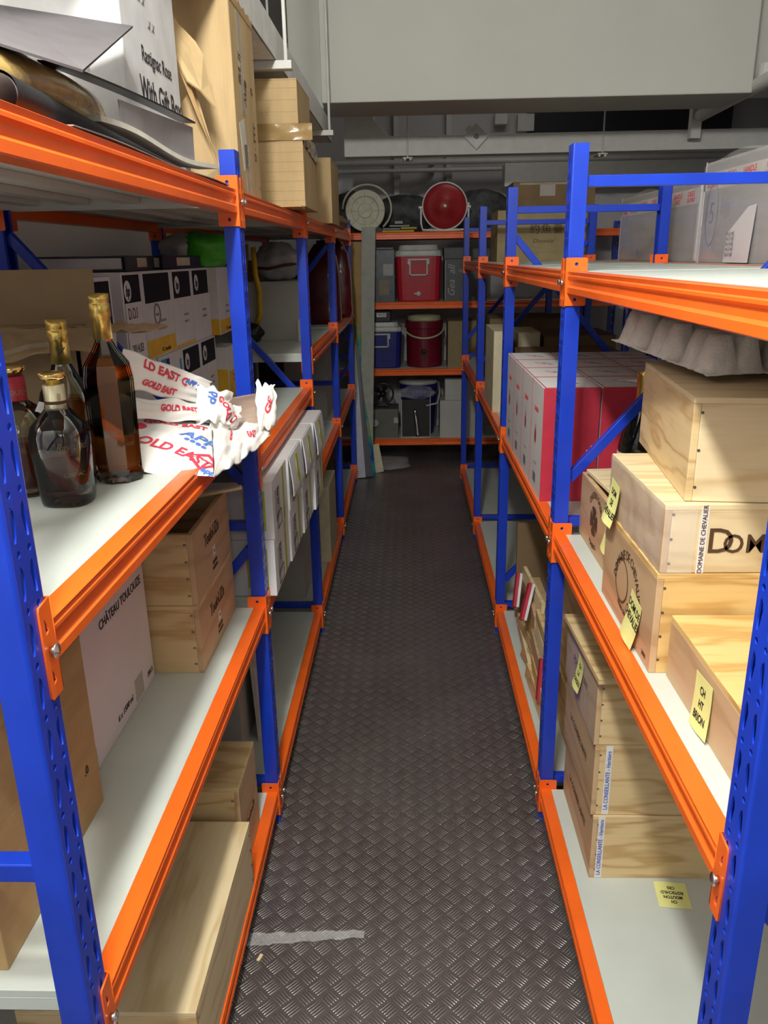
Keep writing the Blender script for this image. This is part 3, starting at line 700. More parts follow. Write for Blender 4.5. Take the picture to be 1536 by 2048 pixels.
tag(G().box(-.055, -.010, 0, .055, .010, .007).build('plank_offcut', PINE3, None, (-.475, 1.885, 1.043), (0, R(-8), R(12)), bevel=.001), 'thin loose slat across the open branded crate on the left', 'slat')
o = G().box(-.20, -.05, 0, .20, .05, .008).build('wood_board', PINE, None, (-.74, 1.90, 1.037), (0, 0, R(2)), bevel=.001); tag(o, 'short loose board lying at the back of the open branded crate', 'board')

# bottles
def thin_glass(name, tint):
    m_ = bpy.data.materials.new(name); m_.use_nodes = True; nt = m_.node_tree; nt.nodes.remove(nt.nodes['Principled BSDF'])
    tr = nt.nodes.new('ShaderNodeBsdfTransparent'); tr.inputs[0].default_value = (*tint, 1)
    gl = nt.nodes.new('ShaderNodeBsdfGlossy'); gl.inputs['Roughness'].default_value = .03
    fr = nt.nodes.new('ShaderNodeFresnel'); fr.inputs[0].default_value = 1.5; mx = nt.nodes.new('ShaderNodeMixShader')
    nt.links.new(fr.outputs[0], mx.inputs[0]); nt.links.new(tr.outputs[0], mx.inputs[1]); nt.links.new(gl.outputs[0], mx.inputs[2])
    nt.links.new(mx.outputs[0], nt.nodes['Material Output'].inputs['Surface']); return m_
GLASS = thin_glass('clear_bottle_glass', (.90, .91, .89))
AMBER = mat('amber_brandy', (.72, .22, .028), .04, spec=.15, trans=.58, var=.02, ior=1.36)
AMBD = mat('dark_brandy', (.26, .030, .012), .04, spec=.1, trans=.50, var=.02, ior=1.36)
CREAMF = mat('cream_gold_foil', (.78, .72, .46), .32, metal=.5)
SH = 1.225
def bottle(label, x, y, rz, body, liquid, liqm, foils, n=32, sq=0, flat=1.0, smooth=True, seam=None):
    r = thing('liquor_bottle', label, 'bottle', (x, y, SH), rz)
    zb = liquid[0][1]-.0006; zt = body[-1][1]
    inner = [(max(0, rr_-.0026), zz_) for rr_, zz_ in body if zz_ > zb+.006 and rr_ > .004]
    b = G().lathe(body[:-1]+[(max(.004, body[-2][0]-.0026), zt)]+inner[::-1]+[(max(0, liquid[1][0]+.0006), zb), (0, zb)], n, sq=sq, flat=flat).build('glass_body', GLASS, r, smooth=smooth)
    l = G().lathe(liquid, n, sq=sq, flat=flat).build('liquid', liqm, r, smooth=smooth)
    for nm, pr, mm in foils: G().lathe(pr, 32).build(nm, mm, r, smooth=True)
    return r
b1 = bottle('tall octagonal bottle of amber brandy with matte gold neck, front right of the four', -.522, 1.362, R(40),
       [(0, .002), (.040, 0), (.046, .008), (.0475, .10), (.049, .185), (.044, .212), (.026, .236), (.0165, .252), (.0145, .27), (.0145, .315), (0, .316)],
       [(0, .026), (.041, .024), (.0435, .035), (.0445, .10), (.046, .180), (.042, .208), (.030, .225), (0, .2251)], AMBER,
       [('neck_foil', [(.0175, .256), (.0165, .292), (.0185, .294), (.0185, .316), (.0165, .318), (.018, .320), (.018, .333), (0, .334)], GOLD)], n=8, smooth=False)
child(text_mesh('Napoleon', .015, mat('etched_print', (.12, .06, .03), .5), shear=.3, sx=.55), 'etched_lettering', b1, (.0, -.0475, .075), (R(90), R(0), R(0)))
b1.scale = (.93, .93, .97)
b2 = bottle('bottle of amber brandy with gold capsule standing behind two others', -.628, 1.425, R(10),
       [(0, .002), (.044, 0), (.050, .008), (.0505, .125), (.044, .150), (.026, .178), (.0165, .20), (.0150, .225), (.015, .262), (0, .263)],
       [(0, .016), (.044, .014), (.046, .02), (.0465, .120), (.044, .137), (0, .1371)], AMBER,
       [('neck_foil', [(.0180, .200), (.0165, .238), (.0185, .240), (.019, .258), (.017, .260), (.0185, .262), (.0185, .278), (0, .279)], GOLD)])
child(text_mesh('V', .022, INK, shear=.4), 'printed_mark', b2, (.002, -.0185, .222), (R(90), 0, 0))
b3 = bottle('round decanter half full of dark brandy with gold disc stopper', -.557, 1.222, 0,
       [(0, .002), (.040, 0), (.047, .006), (.050, .03), (.054, .095), (.0535, .115), (.047, .130), (.030, .146), (.021, .155), (.018, .165), (.018, .18), (0, .181)],
       [(0, .022), (.038, .020), (.045, .028), (.0485, .06), (.0495, .082), (0, .0821)], AMBD,
       [('neck_foil', [(.0215, .154), (.0195, .158), (.0195, .192), (.018, .193)], CREAMF), ('foil_band', [(.0199, .163), (.0199, .168)], BROWNINK),
        ('stopper', [(.013, .193), (.015, .200), (.024, .203), (.025, .207), (.024, .211), (.014, .213), (0, .214)], mat('polished_gold', (.85, .62, .22), .12, metal=1))], sq=.12)
me = text_mesh('Raynaud', .017, mat('gilt_print', (.62, .50, .26), .4, metal=.4), shear=.4)
for q in me.vertices: a = q.co.x/.0545+R(42); q.co = (.0548*math.sin(a), -.0548*math.cos(a), q.co.y)
child(me, 'gilt_lettering', b3, (0, 0, .10))
me = text_mesh('COGNAC', .009, mat('gilt_print', (.62, .50, .26), .4, metal=.4))
for q in me.vertices: a = q.co.x/.053+R(42); q.co = (.0532*math.sin(a), -.0532*math.cos(a), q.co.y)
child(me, 'gilt_lettering', b3, (0, 0, .055))
b3.scale = (.84, .84, 1)
b4 = bottle('rounded bottle with crimson neck label, half hidden by the near post', -.652, 1.285, 0,
       [(0, .002), (.042, 0), (.050, .01), (.053, .09), (.050, .12), (.030, .148), (.0175, .158), (.0165, .18), (.0165, .20), (0, .201)],
       [(0, .016), (.040, .014), (.047, .02), (.049, .075), (.0485, .085), (0, .0851)], AMBD,
       [('neck_label', [(.0192, .158), (.0185, .160), (.0185, .197), (.017, .198)], mat('crimson_label', (.38, .02, .035), .4)), ('stopper', [(.014, .198), (.017, .203), (.0225, .207), (.0225, .213), (.012, .217), (0, .217)], mat('polished_gold', (.85, .62, .22), .12, metal=1))])
me = text_mesh('NAPOLEON', .010, mat('gilt_print', (.62, .50, .26), .4, metal=.4))
for q in me.vertices: a = q.co.x/.0188+R(25); q.co = (.0190*math.sin(a), -.0190*math.cos(a), q.co.y)
child(me, 'gilt_lettering', b4, (0, 0, .172))
tag(G().grid(lambda a, b: (a*.03, b*.018, .004*math.sin(a*6)), 4, 3).build('paper_tag', WHITE, None, (-.612, 1.262, 1.368), (R(60), R(20), 0)), 'small white paper tag between the two stoppered bottles', 'tag')

# open cardboard box behind the bottles
r = thing('open_carton', 'open brown cardboard box with flaps up behind the liquor bottles', 'box', (-.80, 1.68, SH))
OC = mat('cardboard_tan', (.40, .29, .16), .8, var=.05, vs=7, bump=.1, bs=30)  # one even brown for the box body and its flaps
g = G().box(-.17, -.06, 0, .125, -.054, .245).box(-.17, .054, 0, .125, .06, .245).box(-.17, -.06, 0, -.164, .06, .245).box(.119, -.06, 0, .125, .06, .245).box(-.17, -.06, 0, .125, .06, .006)
g.build('body', OC, r)
G().box(-.17, -.003, 0, .125, .003, .115).build('back_flap', OC, r, (0, .058, .245), (R(-4), 0, 0), bevel=.001)
def fl(a, b): return (-.17+a*.36, -.058-b*.115+.012*a, .245-.040*b+.010*math.sin(a*9)*b+.006*mnoise.noise(Vector((a*8, b*4, 0))))
G().grid(fl, 30, 8).build('front_flap', OC, r, solid=.004)
G().grid(lambda a, b: (-.17+a*.30, -.160-.008*b+.012*a, .209+b*.008+.01*math.sin(a*9)), 30, 3).build('packing_tape', TAPE, r, solid=.001)
g = G().grid(lambda a, b: (.125+b*.15, -.06+a*.12, .245-.006*b+.012*mnoise.noise(Vector((a*9, b*9, 5)))), 14, 8); g.build('side_flap', OC, r, solid=.004)

# toner cartons
def toner(label, x0, y0, z0, x1, y1, z1, logo=True, panel=True, yellow='none'):
    w, d, h = x1-x0, y1-y0, z1-z0
    r = thing('toner_carton', label, 'box', ((x0+x1)/2, (y0+y1)/2, z0), 0, None)
    dd = (w, d, h); G().box(-w/2, -d/2, 0, w/2, d/2, h).build('body', mat('toner_white', (.72, .71, .71), .5, var=.03), r, bevel=.002)
    if panel:
        ph = h*.33; patch(r, dd, 'E', d*.86, ph, .50, 1-.5*ph/h-.03, mat('black_print', (.012, .012, .014), .65, spec=.2), name='black_panel')
        if logo:
            u = .22; v = 1-.5*ph/h-.03
            place(disc_mesh(.026, .026, WHITE), 'logo_disc', r, dd, 'E', u+.03, v, off=.0012); place(text_mesh('hp', .036, BLACKP, .85, .25, bold=.0012), 'logo_lettering', r, dd, 'E', u+.03, v-.005, off=.0018)
    if yellow == 'band': patch(r, dd, 'E', d*.98, h*.20, .5, .12, YELLOW, name='yellow_band'); letter(r, dd, 'E', 'HC modulo', .018, .62, .07, INK, off=.0012)
    if yellow == 'edge': patch(r, dd, 'E', d*.98, h*.04, .5, .03, YELLOW, name='yellow_band')
    for q in range(2):
        letter(r, dd, 'E', 'xxx xx x', .014, .62, .42-.09*q, GREYINK)
    return r, dd
X1 = -.71
toner('large toner carton with wide black panel behind the open cardboard box', -1.0, 1.748, SH, X1, 1.938, SH+.34, logo=False)
tops = [(2.012, 2.158, True, 'none'), (2.162, 2.436, False, 'band'), (2.440, 2.664, True, 'edge'), (2.668, 2.900, True, 'none')]
r, d = toner('toner carton with logo and date sheet, top row, nearest the lens', -1.0, 2.012, 1.337, X1, 2.158, 1.572)
patch(r, d, 'E', .13, .15, .5, .36, WHITE, name='paper_sheet', off=.0016); letter(r, d, 'E', 'D.O.I', .040, .40, .56, INK, off=.0022, sx=.8); letter(r, d, 'E', '2014.03', .032, .48, .18, INK, off=.0022, sx=.85)
r, d = toner('toner carton with round grey seal and yellow band, top row second', -1.0, 2.162, 1.337, X1, 2.436, 1.572, logo=False, yellow='band')
place(ring_mesh(.030, .030, .22, GREYINK), 'seal_print', r, d, 'E', .42, .50); letter(r, d, 'E', 'recycle', .011, .42, .50, GREYINK)
toner('toner carton with logo and thin yellow edge, top row third', -1.0, 2.440, 1.337, X1, 2.664, 1.572, yellow='edge')
toner('toner carton with logo, top row, fourth from the lens', -1.0, 2.668, 1.337, X1, 2.900, 1.572)
r, d = toner('toner carton with yellow lower corner at the far end of top row', -.96, 2.905, 1.337, X1+.03, 3.12, 1.572, panel=False, yellow='band')
patch(r, d, 'S', d[0]*.98, d[2]*.24, .5, .12, YELLOW, name='yellow_band')
toner('toner carton without logo, bottom row, nearest the lens', -1.0, 2.02, 1.10, X1-.004, 2.24, 1.336, panel=False)
r, d = toner('toner carton with blue corner print, bottom row second', -1.0, 2.245, 1.10, X1, 2.475, 1.336, panel=False)
patch(r, d, 'E', .05, .05, .20, .85, mat('cyan_print', (.05, .33, .55), .5), name='cyan_print'); patch(r, d, 'E', .03, .07, .38, .80, mat('navy_print', (.03, .02, .16), .5), name='navy_print'); patch(r, d, 'E', .02, .18, .95, .5, mat('cyan_print', (.05, .33, .55), .5), name='cyan_print')
toner('toner carton with logo, bottom row, third from the lens', -1.0, 2.480, 1.10, X1, 2.705, 1.336)
toner('toner carton with logo, bottom row, fourth from the lens', -1.0, 2.710, 1.10, X1, 2.93, 1.336)
r, d = toner('short carton with yellow lower half at the end of bottom row', -.93, 2.935, 1.10, X1+.04, 3.09, 1.29, panel=False)
patch(r, d, 'S', d[0]*.98, d[2]*.55, .5, .3, YELLOW, name='yellow_band'); patch(r, d, 'E', d[1]*.98, d[2]*.5, .5, .27, YELLOW, name='yellow_band')
for k, (y, x, rz) in enumerate(((2.25, -.86, 5), (2.62, -.84, -6))):
    r = thing('ring_binder', ['black ring binder lying on the toner cartons, nearer the lens', 'black ring binder with cream label lying beyond the other'][k], 'binder', (x, y, 1.574), R(rz))
    G().box(-.13, -.16, 0, .12, .16, .004).box(-.13, -.16, .034, .12, .16, .038).box(.12, -.16, 0, .126, .16, .038).build('cover', BLACKP, r, bevel=.001)
    G().box(-.12, -.15, .005, .11, .15, .032).build('pages', WHITE, r)
    G().box(.1262, -.05, .008, .1268, .06, .032).build('spine_label', mat('cream_card', (.62, .56, .38), .6), r)
r = thing('plastic_bag', 'green and white plastic bag slumped on top of the toner cartons', 'bag', (-.72, 2.93, 1.574))
def blob(rx, ry, rz, seed, amp=.25, top=1.0):
    def f(a, b):
        th = a*2*PI; ph = b*PI; n = 1+amp*mnoise.noise(Vector((math.cos(th)*math.sin(ph)*1.6+seed, math.sin(th)*math.sin(ph)*1.6, math.cos(ph)*1.6)))+amp*.4*mnoise.noise(Vector((math.cos(th)*5*math.sin(ph)+seed, math.sin(th)*5*math.sin(ph), math.cos(ph)*5)))
        return (rx*math.sin(ph)*math.cos(th)*n, ry*math.sin(ph)*math.sin(th)*n, max(-rz*.95, rz*-math.cos(ph)*n)+rz*.95)
    return f
GREENP = mat('green_plastic', (.06, .42, .02), .3, bump=.5, bs=14); 
G().grid(blob(.10, .10, .06, 3), 36, 24).build('bag_body', GREENP, r, smooth=True)
G().grid(blob(.09, .08, .05, 8), 30, 20).build('white_part', mat('white_plastic_film', (.55, .56, .54), .35, bump=.5, bs=14), r, (-.07, -.01, .015), smooth=True)

# crumpled paper wrapper
WRP = mat('glossy_wrapper_paper', (.86, .85, .80), .38, bump=.35, bs=26, var=.03, vs=6, coat=.2)
WRB = mat('brown_glossy_sheet', (.34, .25, .20), .22, var=.25, vs=5, stretch=(1, 1, 6), coat=.4)
bag = thing('ream_wrapper', 'crumpled white ream wrapper printed with red and blue lettering', 'wrapper', (-.47, 1.55, SH))
B0 = Vector((-.47, 1.55, SH))
def quad_fn(P, amp, fr, seed, bulge=0.0, rag=0.0):
    p00, p10, p11, p01 = [Vector(q)-B0 for q in P]
    nrm = (p10-p00).cross(p01-p00).normalized()
    if nrm.dot(Vector((.3, -1, .6))) < 0: nrm = -nrm
    def f(a, b, off=0.0):
        aa = a+rag*mnoise.noise(Vector((b*5, seed, 1)))*max(0, a-.6)*2.5; bb = b+rag*mnoise.noise(Vector((a*5, seed, 5)))*(max(0, b-.6)-max(0, .4-b))*2.5
        p = (p00*(1-aa)+p10*aa)*(1-bb)+(p01*(1-aa)+p11*aa)*bb
        n = mnoise.noise(Vector((a*fr+seed, b*fr, seed)))+.9*abs(mnoise.noise(Vector((a*fr*.9, b*fr*1.2+seed, 2))))+.25*abs(mnoise.noise(Vector((a*fr*2.6, b*fr*2+seed, 2))))
        return p+nrm*(amp*n+bulge*math.sin(PI*a)*math.sin(PI*b)+off)
    return f
F1 = quad_fn([(-.488, 1.390, 1.228), (-.367, 1.415, 1.212), (-.424, 1.665, 1.262), (-.545, 1.49, 1.318)], .006, 3, 1.3, .014)
F1b = quad_fn([(-.545, 1.49, 1.318), (-.424, 1.665, 1.262), (-.44, 1.80, 1.235), (-.60, 1.66, 1.235)], .008, 3, 4.3, .01)
F2 = quad_fn([(-.367, 1.415, 1.212), (-.352, 1.60, 1.196), (-.385, 1.76, 1.235), (-.424, 1.665, 1.264)], .007, 2.6, 2.1, .006, .05)
F2b = quad_fn([(-.355, 1.59, 1.196), (-.326, 1.81, 1.200), (-.345, 1.84, 1.232), (-.405, 1.70, 1.245)], .009, 3, 6.1, .004, .12)
F3 = quad_fn([(-.556, 1.478, 1.375), (-.440, 1.68, 1.300), (-.430, 1.72, 1.345), (-.545, 1.515, 1.440)], .006, 3.4, 3.3, .006, .06)
F3b = quad_fn([(-.53, 1.46, 1.318), (-.415, 1.66, 1.262), (-.430, 1.70, 1.305), (-.545, 1.50, 1.345)], .009, 3.2, 7.3, .004, .05)
F4 = quad_fn([(-.442, 1.610, 1.275), (-.385, 1.68, 1.262), (-.395, 1.745, 1.310), (-.452, 1.665, 1.350)], .011, 2.2, 5.7, .010, .14)
F4b = quad_fn([(-.425, 1.62, 1.255), (-.378, 1.72, 1.240), (-.380, 1.75, 1.285), (-.42, 1.69, 1.305)], .010, 2.6, 9.7, .012, .18)
F5 = quad_fn([(-.350, 1.78, 1.215), (-.315, 1.84, 1.222), (-.318, 1.868, 1.312), (-.362, 1.845, 1.322)], .008, 2.4, 8.1, .008, .18)
F6 = quad_fn([(-.413, 1.688, 1.236), (-.352, 1.80, 1.218), (-.346, 1.875, 1.296), (-.432, 1.752, 1.298)], .001, 2, 1, -.018)
for f, n1, n2 in ((F1, 40, 30), (F1b, 30, 20), (F2, 34, 28), (F2b, 34, 24), (F3, 40, 20), (F3b, 36, 16), (F4, 34, 30), (F4b, 30, 26), (F5, 28, 34)):
    G().grid(lambda a, b: f(a, b), n1, n2).build('wrapper_fold', WRP, bag, smooth=True, solid=.0006)
G().grid(lambda a, b: F6(a, b), 30, 24).build('inner_sheet', WRB, bag, smooth=True, solid=.0008)
def map_text(s, f, w, h, u, v, size, m_, rot=0, sx=1.0):
    me = text_mesh(s, size, m_, sx, bold=.0009, ext=.0)
    # subdivide lightly so the letters can follow the folds
    import bmesh
    bm = bmesh.new(); bm.from_mesh(me); bmesh.ops.triangulate(bm, faces=bm.faces); bmesh.ops.subdivide_edges(bm, edges=[e for e in bm.edges if e.calc_length() > .006], cuts=2); bm.to_mesh(me); bm.free()
    c, s_ = math.cos(rot), math.sin(rot)
    for q in me.vertices:
        x, y = q.co.x*c-q.co.y*s_, q.co.x*s_+q.co.y*c
        q.co = f(min(1, max(0, u+x/w)), min(1, max(0, v+y/h)), .0016)
    return child(me, 'printed_lettering', bag)
RED = mat('wrapper_red', (.72, .05, .09), .5); BLU = mat('wrapper_blue', (.08, .20, .62), .5)
map_text('GOLD EAST', F1, .125, .20, .42, .38, .032, RED, R(-36), sx=.95)
map_text('APP', F1, .125, .20, .82, .60, .036, BLU, R(-30)); map_text('\u2022\u2022\u2022\u2022', F1, .125, .20, .76, .50, .03, BLU, R(-30))
map_text('\u25c7', F1, .125, .20, .86, .20, .060, RED, R(-20)); map_text('app', F1, .125, .20, .93, .06, .02, BLU, R(-30))
map_text('GOLD EAST', F1, .125, .20, .55, .88, .018, RED, R(-8)); map_text('\u25cf', F1, .125, .20, .10, .80, .03, RED)
map_text('LD EAST C', F3, .23, .065, .45, .70, .024, RED, R(-6)); map_text('GOLD EAST', F3, .23, .065, .42, .22, .016, RED, R(-3)); map_text('APP paper', F3, .23, .065, .82, .62, .016, BLU, R(-6))
map_text('GOLD EAST', F3b, .23, .05, .55, .5, .018, RED, R(-4))
map_text('dd', F4, .10, .08, .35, .65, .030, BLU, R(70)); map_text('GOLD', F4, .10, .08, .70, .40, .022, RED, R(-60)); map_text('GO', F4b, .12, .06, .55, .4, .024, RED, R(-30))
map_text('EAST', F2b, .23, .06, .5, .5, .02, RED, R(-10)); map_text('GE', F5, .07, .09, .5, .5, .026, RED, R(60)); map_text('B', F2, .19, .09, .6, .7, .028, RED, R(-20))
G().grid(lambda a, b: (-.03+a*.12, b*.07, .004+.01*a*b), 4, 4).build('white_backing', WHITE, bag, (-.02, .02, .0))

# ------------------------------------------------------------------ left rack, top shelf
LT = 1.75
r = thing('gift_carton', 'big white carton printed With Gift on the top left shelf', 'box', (-.70, 1.64, LT+.002))
dd = (.46, .34, .46); GW = mat('bright_white_card', (.66, .66, .66), .5)
G().box(-.23, -.17, 0, .23, .17, .46).build('body', GW, r, bevel=.003)
letter(r, dd, 'E', 'With Gift Box', .056, .60, .30, INK, rot=R(0), bold=.0006, sx=.80); letter(r, dd, 'E', 'Rastignac Rose', .036, .56, .43, INK, sx=.85)
for q in range(3): letter(r, dd, 'E', 'x x', .03, .22+.14*q, .70-.07*q, GREYINK, shear=.4)
FT = Vector((-.70, 1.64, LT+.002))
def poly(pts, name, m_, par, base, solid=.003):
    g = G().face([tuple(Vector(p)-base) for p in pts]); return g.build(name, m_, par, solid=solid)
GREYF = mat('grey_inner_card', (.25, .235, .24), .55)
poly([(-.441, 1.44, 1.958), (-.376, 1.02, 1.810), (-.540, .95, 1.855), (-.732, 1.30, 1.978), (-.612, 1.35, 1.968)], 'hanging_flap', mat('flap_shade_grey', (.085, .078, .082), .7), r, FT)  # underside shade of the flap is painted in as dark grey
G().box(-.20, -.1705, .15, .17, -.1702, .20).build('packing_tape', TAPE, r)
r = thing('folded_sheet', 'thin black edged grey sheet drooping from under the white gift carton', 'sheet', (-.45, 1.40, 1.81)); b0 = Vector((-.45, 1.40, 1.81))
def shf(a, b):
    y = 1.10+a*.56; z = 1.836+.012*a+.004*math.sin(a*3); x = -.432+.026*a
    return Vector((x-b*.03, y, z+.003*b))-b0
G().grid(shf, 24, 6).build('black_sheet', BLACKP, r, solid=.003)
def gf(a, b):
    y = 1.30+a*.36+.05*b*0; z = 1.829+.012*a-b*(.040+.004*a)-(.02*a*a)*b
    return Vector((-.431+.018*a-.01*b*math.sin(a*3), y, z))-b0
G().grid(gf, 20, 8).build('grey_flap', GREYF, r, solid=.002)
# brown crinkled parcel and rolled mat
BRN = mat('brown_crinkled_film', (.38, .26, .09), .25, bump=1.0, bs=22, var=.25, vs=14, coat=.6)
o = G().grid(lambda a, b: blob(.110, .28, .058, 2.2, .10)(a, b), 40, 26).build('wrapped_parcel', BRN, None, (-.545, 1.15, LT+.002), smooth=True)
tag(o, 'brown crinkled parcel behind the rolled black mat on top shelf', 'parcel')
r = thing('rolled_mat', 'black mat with grey inside, rolled at one end, along the top left shelf edge', 'mat', (-.425, .93, LT+.002))
def mat_f(rad, flat_end, off):
    def f(a, b):
        y = a*.79; k = max(0, 1-a*.85); rr = rad*(.35+.65*k); th = (b*1.72-.30)*PI
        x = -.012+rr*math.cos(th)*(1+1.6*(1-k)); z = rr*(1.0+math.sin(th))*(.30+.70*k)+off
        return (x-.004*a, y, z)
    return f
G().grid(mat_f(.0215, 1, .001), 40, 26).build('black_face', mat('black_rubber', (.016, .016, .018), .6, bump=.2, bs=60, spec=.3), r, smooth=True)
G().grid(mat_f(.0200, 1, .0008), 40, 26).build('grey_lining', GREYF, r, smooth=True)
o = G().grid(lambda a, b: (-.425+.03*a*a-.042*b, 1.20+a*.58, 1.7885-.010*a+.006*math.sin(a*7)), 30, 5).build('foam_sheet', mat('cream_foam', (.60, .58, .50), .7), None, solid=.008)
tag(o, 'cream foam sheet lying over the black mat near shelf end', 'sheet')
o = G().grid(lambda a, b: (-.395-.10*b, 1.02+a*.86, 1.7535+.002*math.sin(a*9)), 30, 3).build('grey_paper', GREYF, None, solid=.0015)
tag(o, 'thin grey paper lining the front edge of the top left shelf', 'sheet')
# torn cardboard flap + tall carton
r = thing('tall_carton', 'tall ribbed brown carton with handwritten marks beside the near left post', 'box', (-.66, 2.22, LT+.002)); dd = (.50, .29, .44)
g = G().grid(lambda a, b: (-.25+a*.50, -.145+.003*math.sin(a*40+b*2)+.004*mnoise.noise(Vector((a*7, b*3, 1))), b*.44), 60, 10)
g.box(-.25, -.140, 0, .25, .145, .44).build('body', CARDL, r)
ragged = [(-.145+.29*i/14, .44+.006*math.sin(i*2.3)) for i in range(15)]
G().prism([(-.145, .42)]+ragged+[(.145, .42)], 0, .248, .2515).build('torn_edge', CARD, r)
for s_, sz, u, v, ro in (('IB/L IS', .040, .30, .66, 80), ('/W/B', .040, .50, .56, 75), ('D', .035, .80, .60, 80), ('O - TTT', .038, .82, .32, 85), ('-', .05, .95, .07, 90)): letter(r, dd, 'E', s_, sz, u, v, BROWNINK, rot=R(ro), sx=.7)
patch(r, dd, 'E', .05, .26, .38, .72, TAPE, name='packing_tape'); patch(r, dd, 'E', .07, .11, .30, .27, mat('torn_paper', (.60, .57, .48), .7), name='torn_paper', rot=R(15)); patch(r, dd, 'E', .055, .14, .40, .12, FILM, name='packing_tape', rot=R(6))
b0 = Vector((-.66, 2.22, LT+.002))
poly([(-.543, 1.900, 2.125), (-.527, 1.95, 2.138), (-.500, 1.95, 2.09), (-.463, 1.95, 2.052), (-.449, 1.95, 2.027), (-.436, 1.93, 1.965), (-.419, 1.90, 1.913), (-.445, 1.89, 1.945), (-.470, 1.88, 1.962), (-.481, 1.88, 1.984), (-.515, 1.89, 2.06)], 'torn_flap', CARDL, r, b0, .004)
poly([(-.486, 1.88, 1.985), (-.470, 1.90, 1.962), (-.455, 1.91, 1.905), (-.430, 1.94, 1.805), (-.439, 1.94, 1.832), (-.462, 1.91, 1.90)], 'torn_flap', CARD, r, b0, .004)
poly([(-.500, 1.93, 1.93), (-.468, 1.93, 1.965), (-.436, 1.97, 1.80), (-.425, 1.99, 1.765), (-.50, 1.97, 1.765)], 'torn_flap', CARDL, r, b0, .004)

# next cartons
r, d = carton('light brown carton with tape wound round its top, top left shelf', -.80, 2.86, LT+.014, -.347, 3.26, LT+.25, CARDL, split='y')
g = G()
for q in range(7): g.box(-d[0]/2-.0005, -d[1]/2-.0008, .02+.03*q, d[0]/2+.0005, -d[1]/2-.0001, .0208+.03*q)
g.build('crease_lines', CARD, r)
G().grid(lambda a, b: (-.20+a*.46, -d[1]/2-.006-.006*mnoise.noise(Vector((a*8, b*3, 2))), .205+.05*b), 24, 5).build('packing_tape', mat('brown_tape', (.36, .24, .10), .2, bump=.5, bs=20, coat=.4), r, smooth=True)
G().grid(lambda a, b: (d[0]/2+.004+.006*mnoise.noise(Vector((a*8, b*3, 9))), -d[1]/2+a*d[1], .195+.05*b-.03*a), 24, 5).build('packing_tape', mat('brown_tape', (.36, .24, .10), .2), r, smooth=True)
r, d = carton('smaller light brown carton stacked on the taped one, top left shelf', -.80, 2.87, LT+.252, -.360, 3.22, LT+.405, CARDL, split='y')
g = G()
for q in range(4): g.box(-d[0]/2-.0005, -d[1]/2-.0008, .02+.035*q, d[0]/2+.0005, -d[1]/2-.0001, .0208+.035*q)
g.build('crease_lines', CARD, r); letter(r, d, 'S', 'L1 /', .06, .33, .30, BROWNINK, rot=R(70))
G().box(-.20, -.03, 0, .20, .03, .006).build('loose_flap', CARD, r, (.03, -.22, -.245), (R(-6), 0, 0))
carton('narrow brown carton behind the stacked ones on the top left shelf', -.80, 3.95, LT, -.355, 4.35, LT+.285, CARDL, tape=TAPE)
carton('brown carton beyond, at the far end of the top left shelf', -.86, 4.50, LT, -.46, 4.9, LT+.20, CARD)
o = G().grid(blob(.085, .11, .045, 12, .3), 26, 18).build('paper_parcel', mat('kraft_paper', (.30, .20, .09), .6, bump=.8, bs=15, var=.15), None, (-.455, 5.15, LT+.002), smooth=True); tag(o, 'crumpled brown paper parcel at the end of top left shelf', 'parcel')
o = G().lathe([(.014, 0), (.014, .05), (.010, .053), (0, .053)], 16).build('metal_can', STEEL, None, (-.405, 4.60, LT+.001), smooth=True); tag(o, 'tiny shiny metal can beside a post on the top left shelf', 'can')

# ------------------------------------------------------------------ left rack, second bay
def ream(label, x0, y0, z0, x1, y1, z1, flap=False, hang=False):
    w, d, h = x1-x0, y1-y0, z1-z0; dd = (w, d, h)
    r = thing('paper_carton', label, 'box', ((x0+x1)/2, (y0+y1)/2, z0), 0, None)
    G().box(-w/2, -d/2, 0, w/2, d/2, h-.004).build('body', mat('cool_white_card', (.74, .75, .76), .5, var=.03), r, bevel=.0015)
    for s_ in (-1, 1): G().box(min(s_*.001, s_*w/2), -d/2, h-.004, max(s_*.001, s_*w/2), d/2, h).build('top_flap', mat('cool_white_card', (.74, .75, .76), .5), r)
    GRN = mat('yellow_green_tape', (.50, .50, .06), .4)
    patch(r, dd, 'S', .012, h*.7, .80, .5, GRN, name='green_stripe'); patch(r, dd, 'S', .010, h*.7, .93, .5, GRN, name='green_stripe')
    patch(r, dd, 'E', d*.30, h*.55, .30, .5, mat('pale_grey_print', (.42, .42, .43), .5), name='grey_print'); letter(r, dd, 'E', 'A4 80g', .022, .32, .62, INK, off=.0014, rot=R(90), sx=.8)
    g = G(); w2, h2 = d*.30, h*.26
    for a_, b_, c_, e_ in ((-.5, -.5, .5, -.44), (-.5, .44, .5, .5), (-.5, -.5, -.46, .5), (.46, -.5, .5, .5), (-.28, -.5, -.25, .5)): g.box(a_*w2, b_*h2, 0, c_*w2, e_*h2, .0006)
    place(g.mesh('printed_frame', INK), 'printed_frame', r, dd, 'E', .36, .20, off=.0014)
    if hang:
        g = G().grid(lambda a, b: (0.0+.010*math.sin(b*1.6), -d*.48+a*d*.96, -b*h*.72), 10, 8); g.build('hanging_flap', mat('cool_white_card', (.74, .75, .76), .5), r, (w/2+.002, 0, h-.003), solid=.003)
        g = G().grid(lambda a, b: (0.003+.010*math.sin((.08+b*.8)*1.6), -.025+a*.035+.006*math.sin(b*9), -(.08+b*.8)*h*.72), 6, 8); g.build('tape_strip', GRN, r, (w/2+.002, 0, h-.003), solid=.001)
    else: patch(r, dd, 'E', .032, h*.96, .72, .5, GRN, name='tape_strip')
    return r
nm = ['nearest', 'second', 'third', 'farthest']
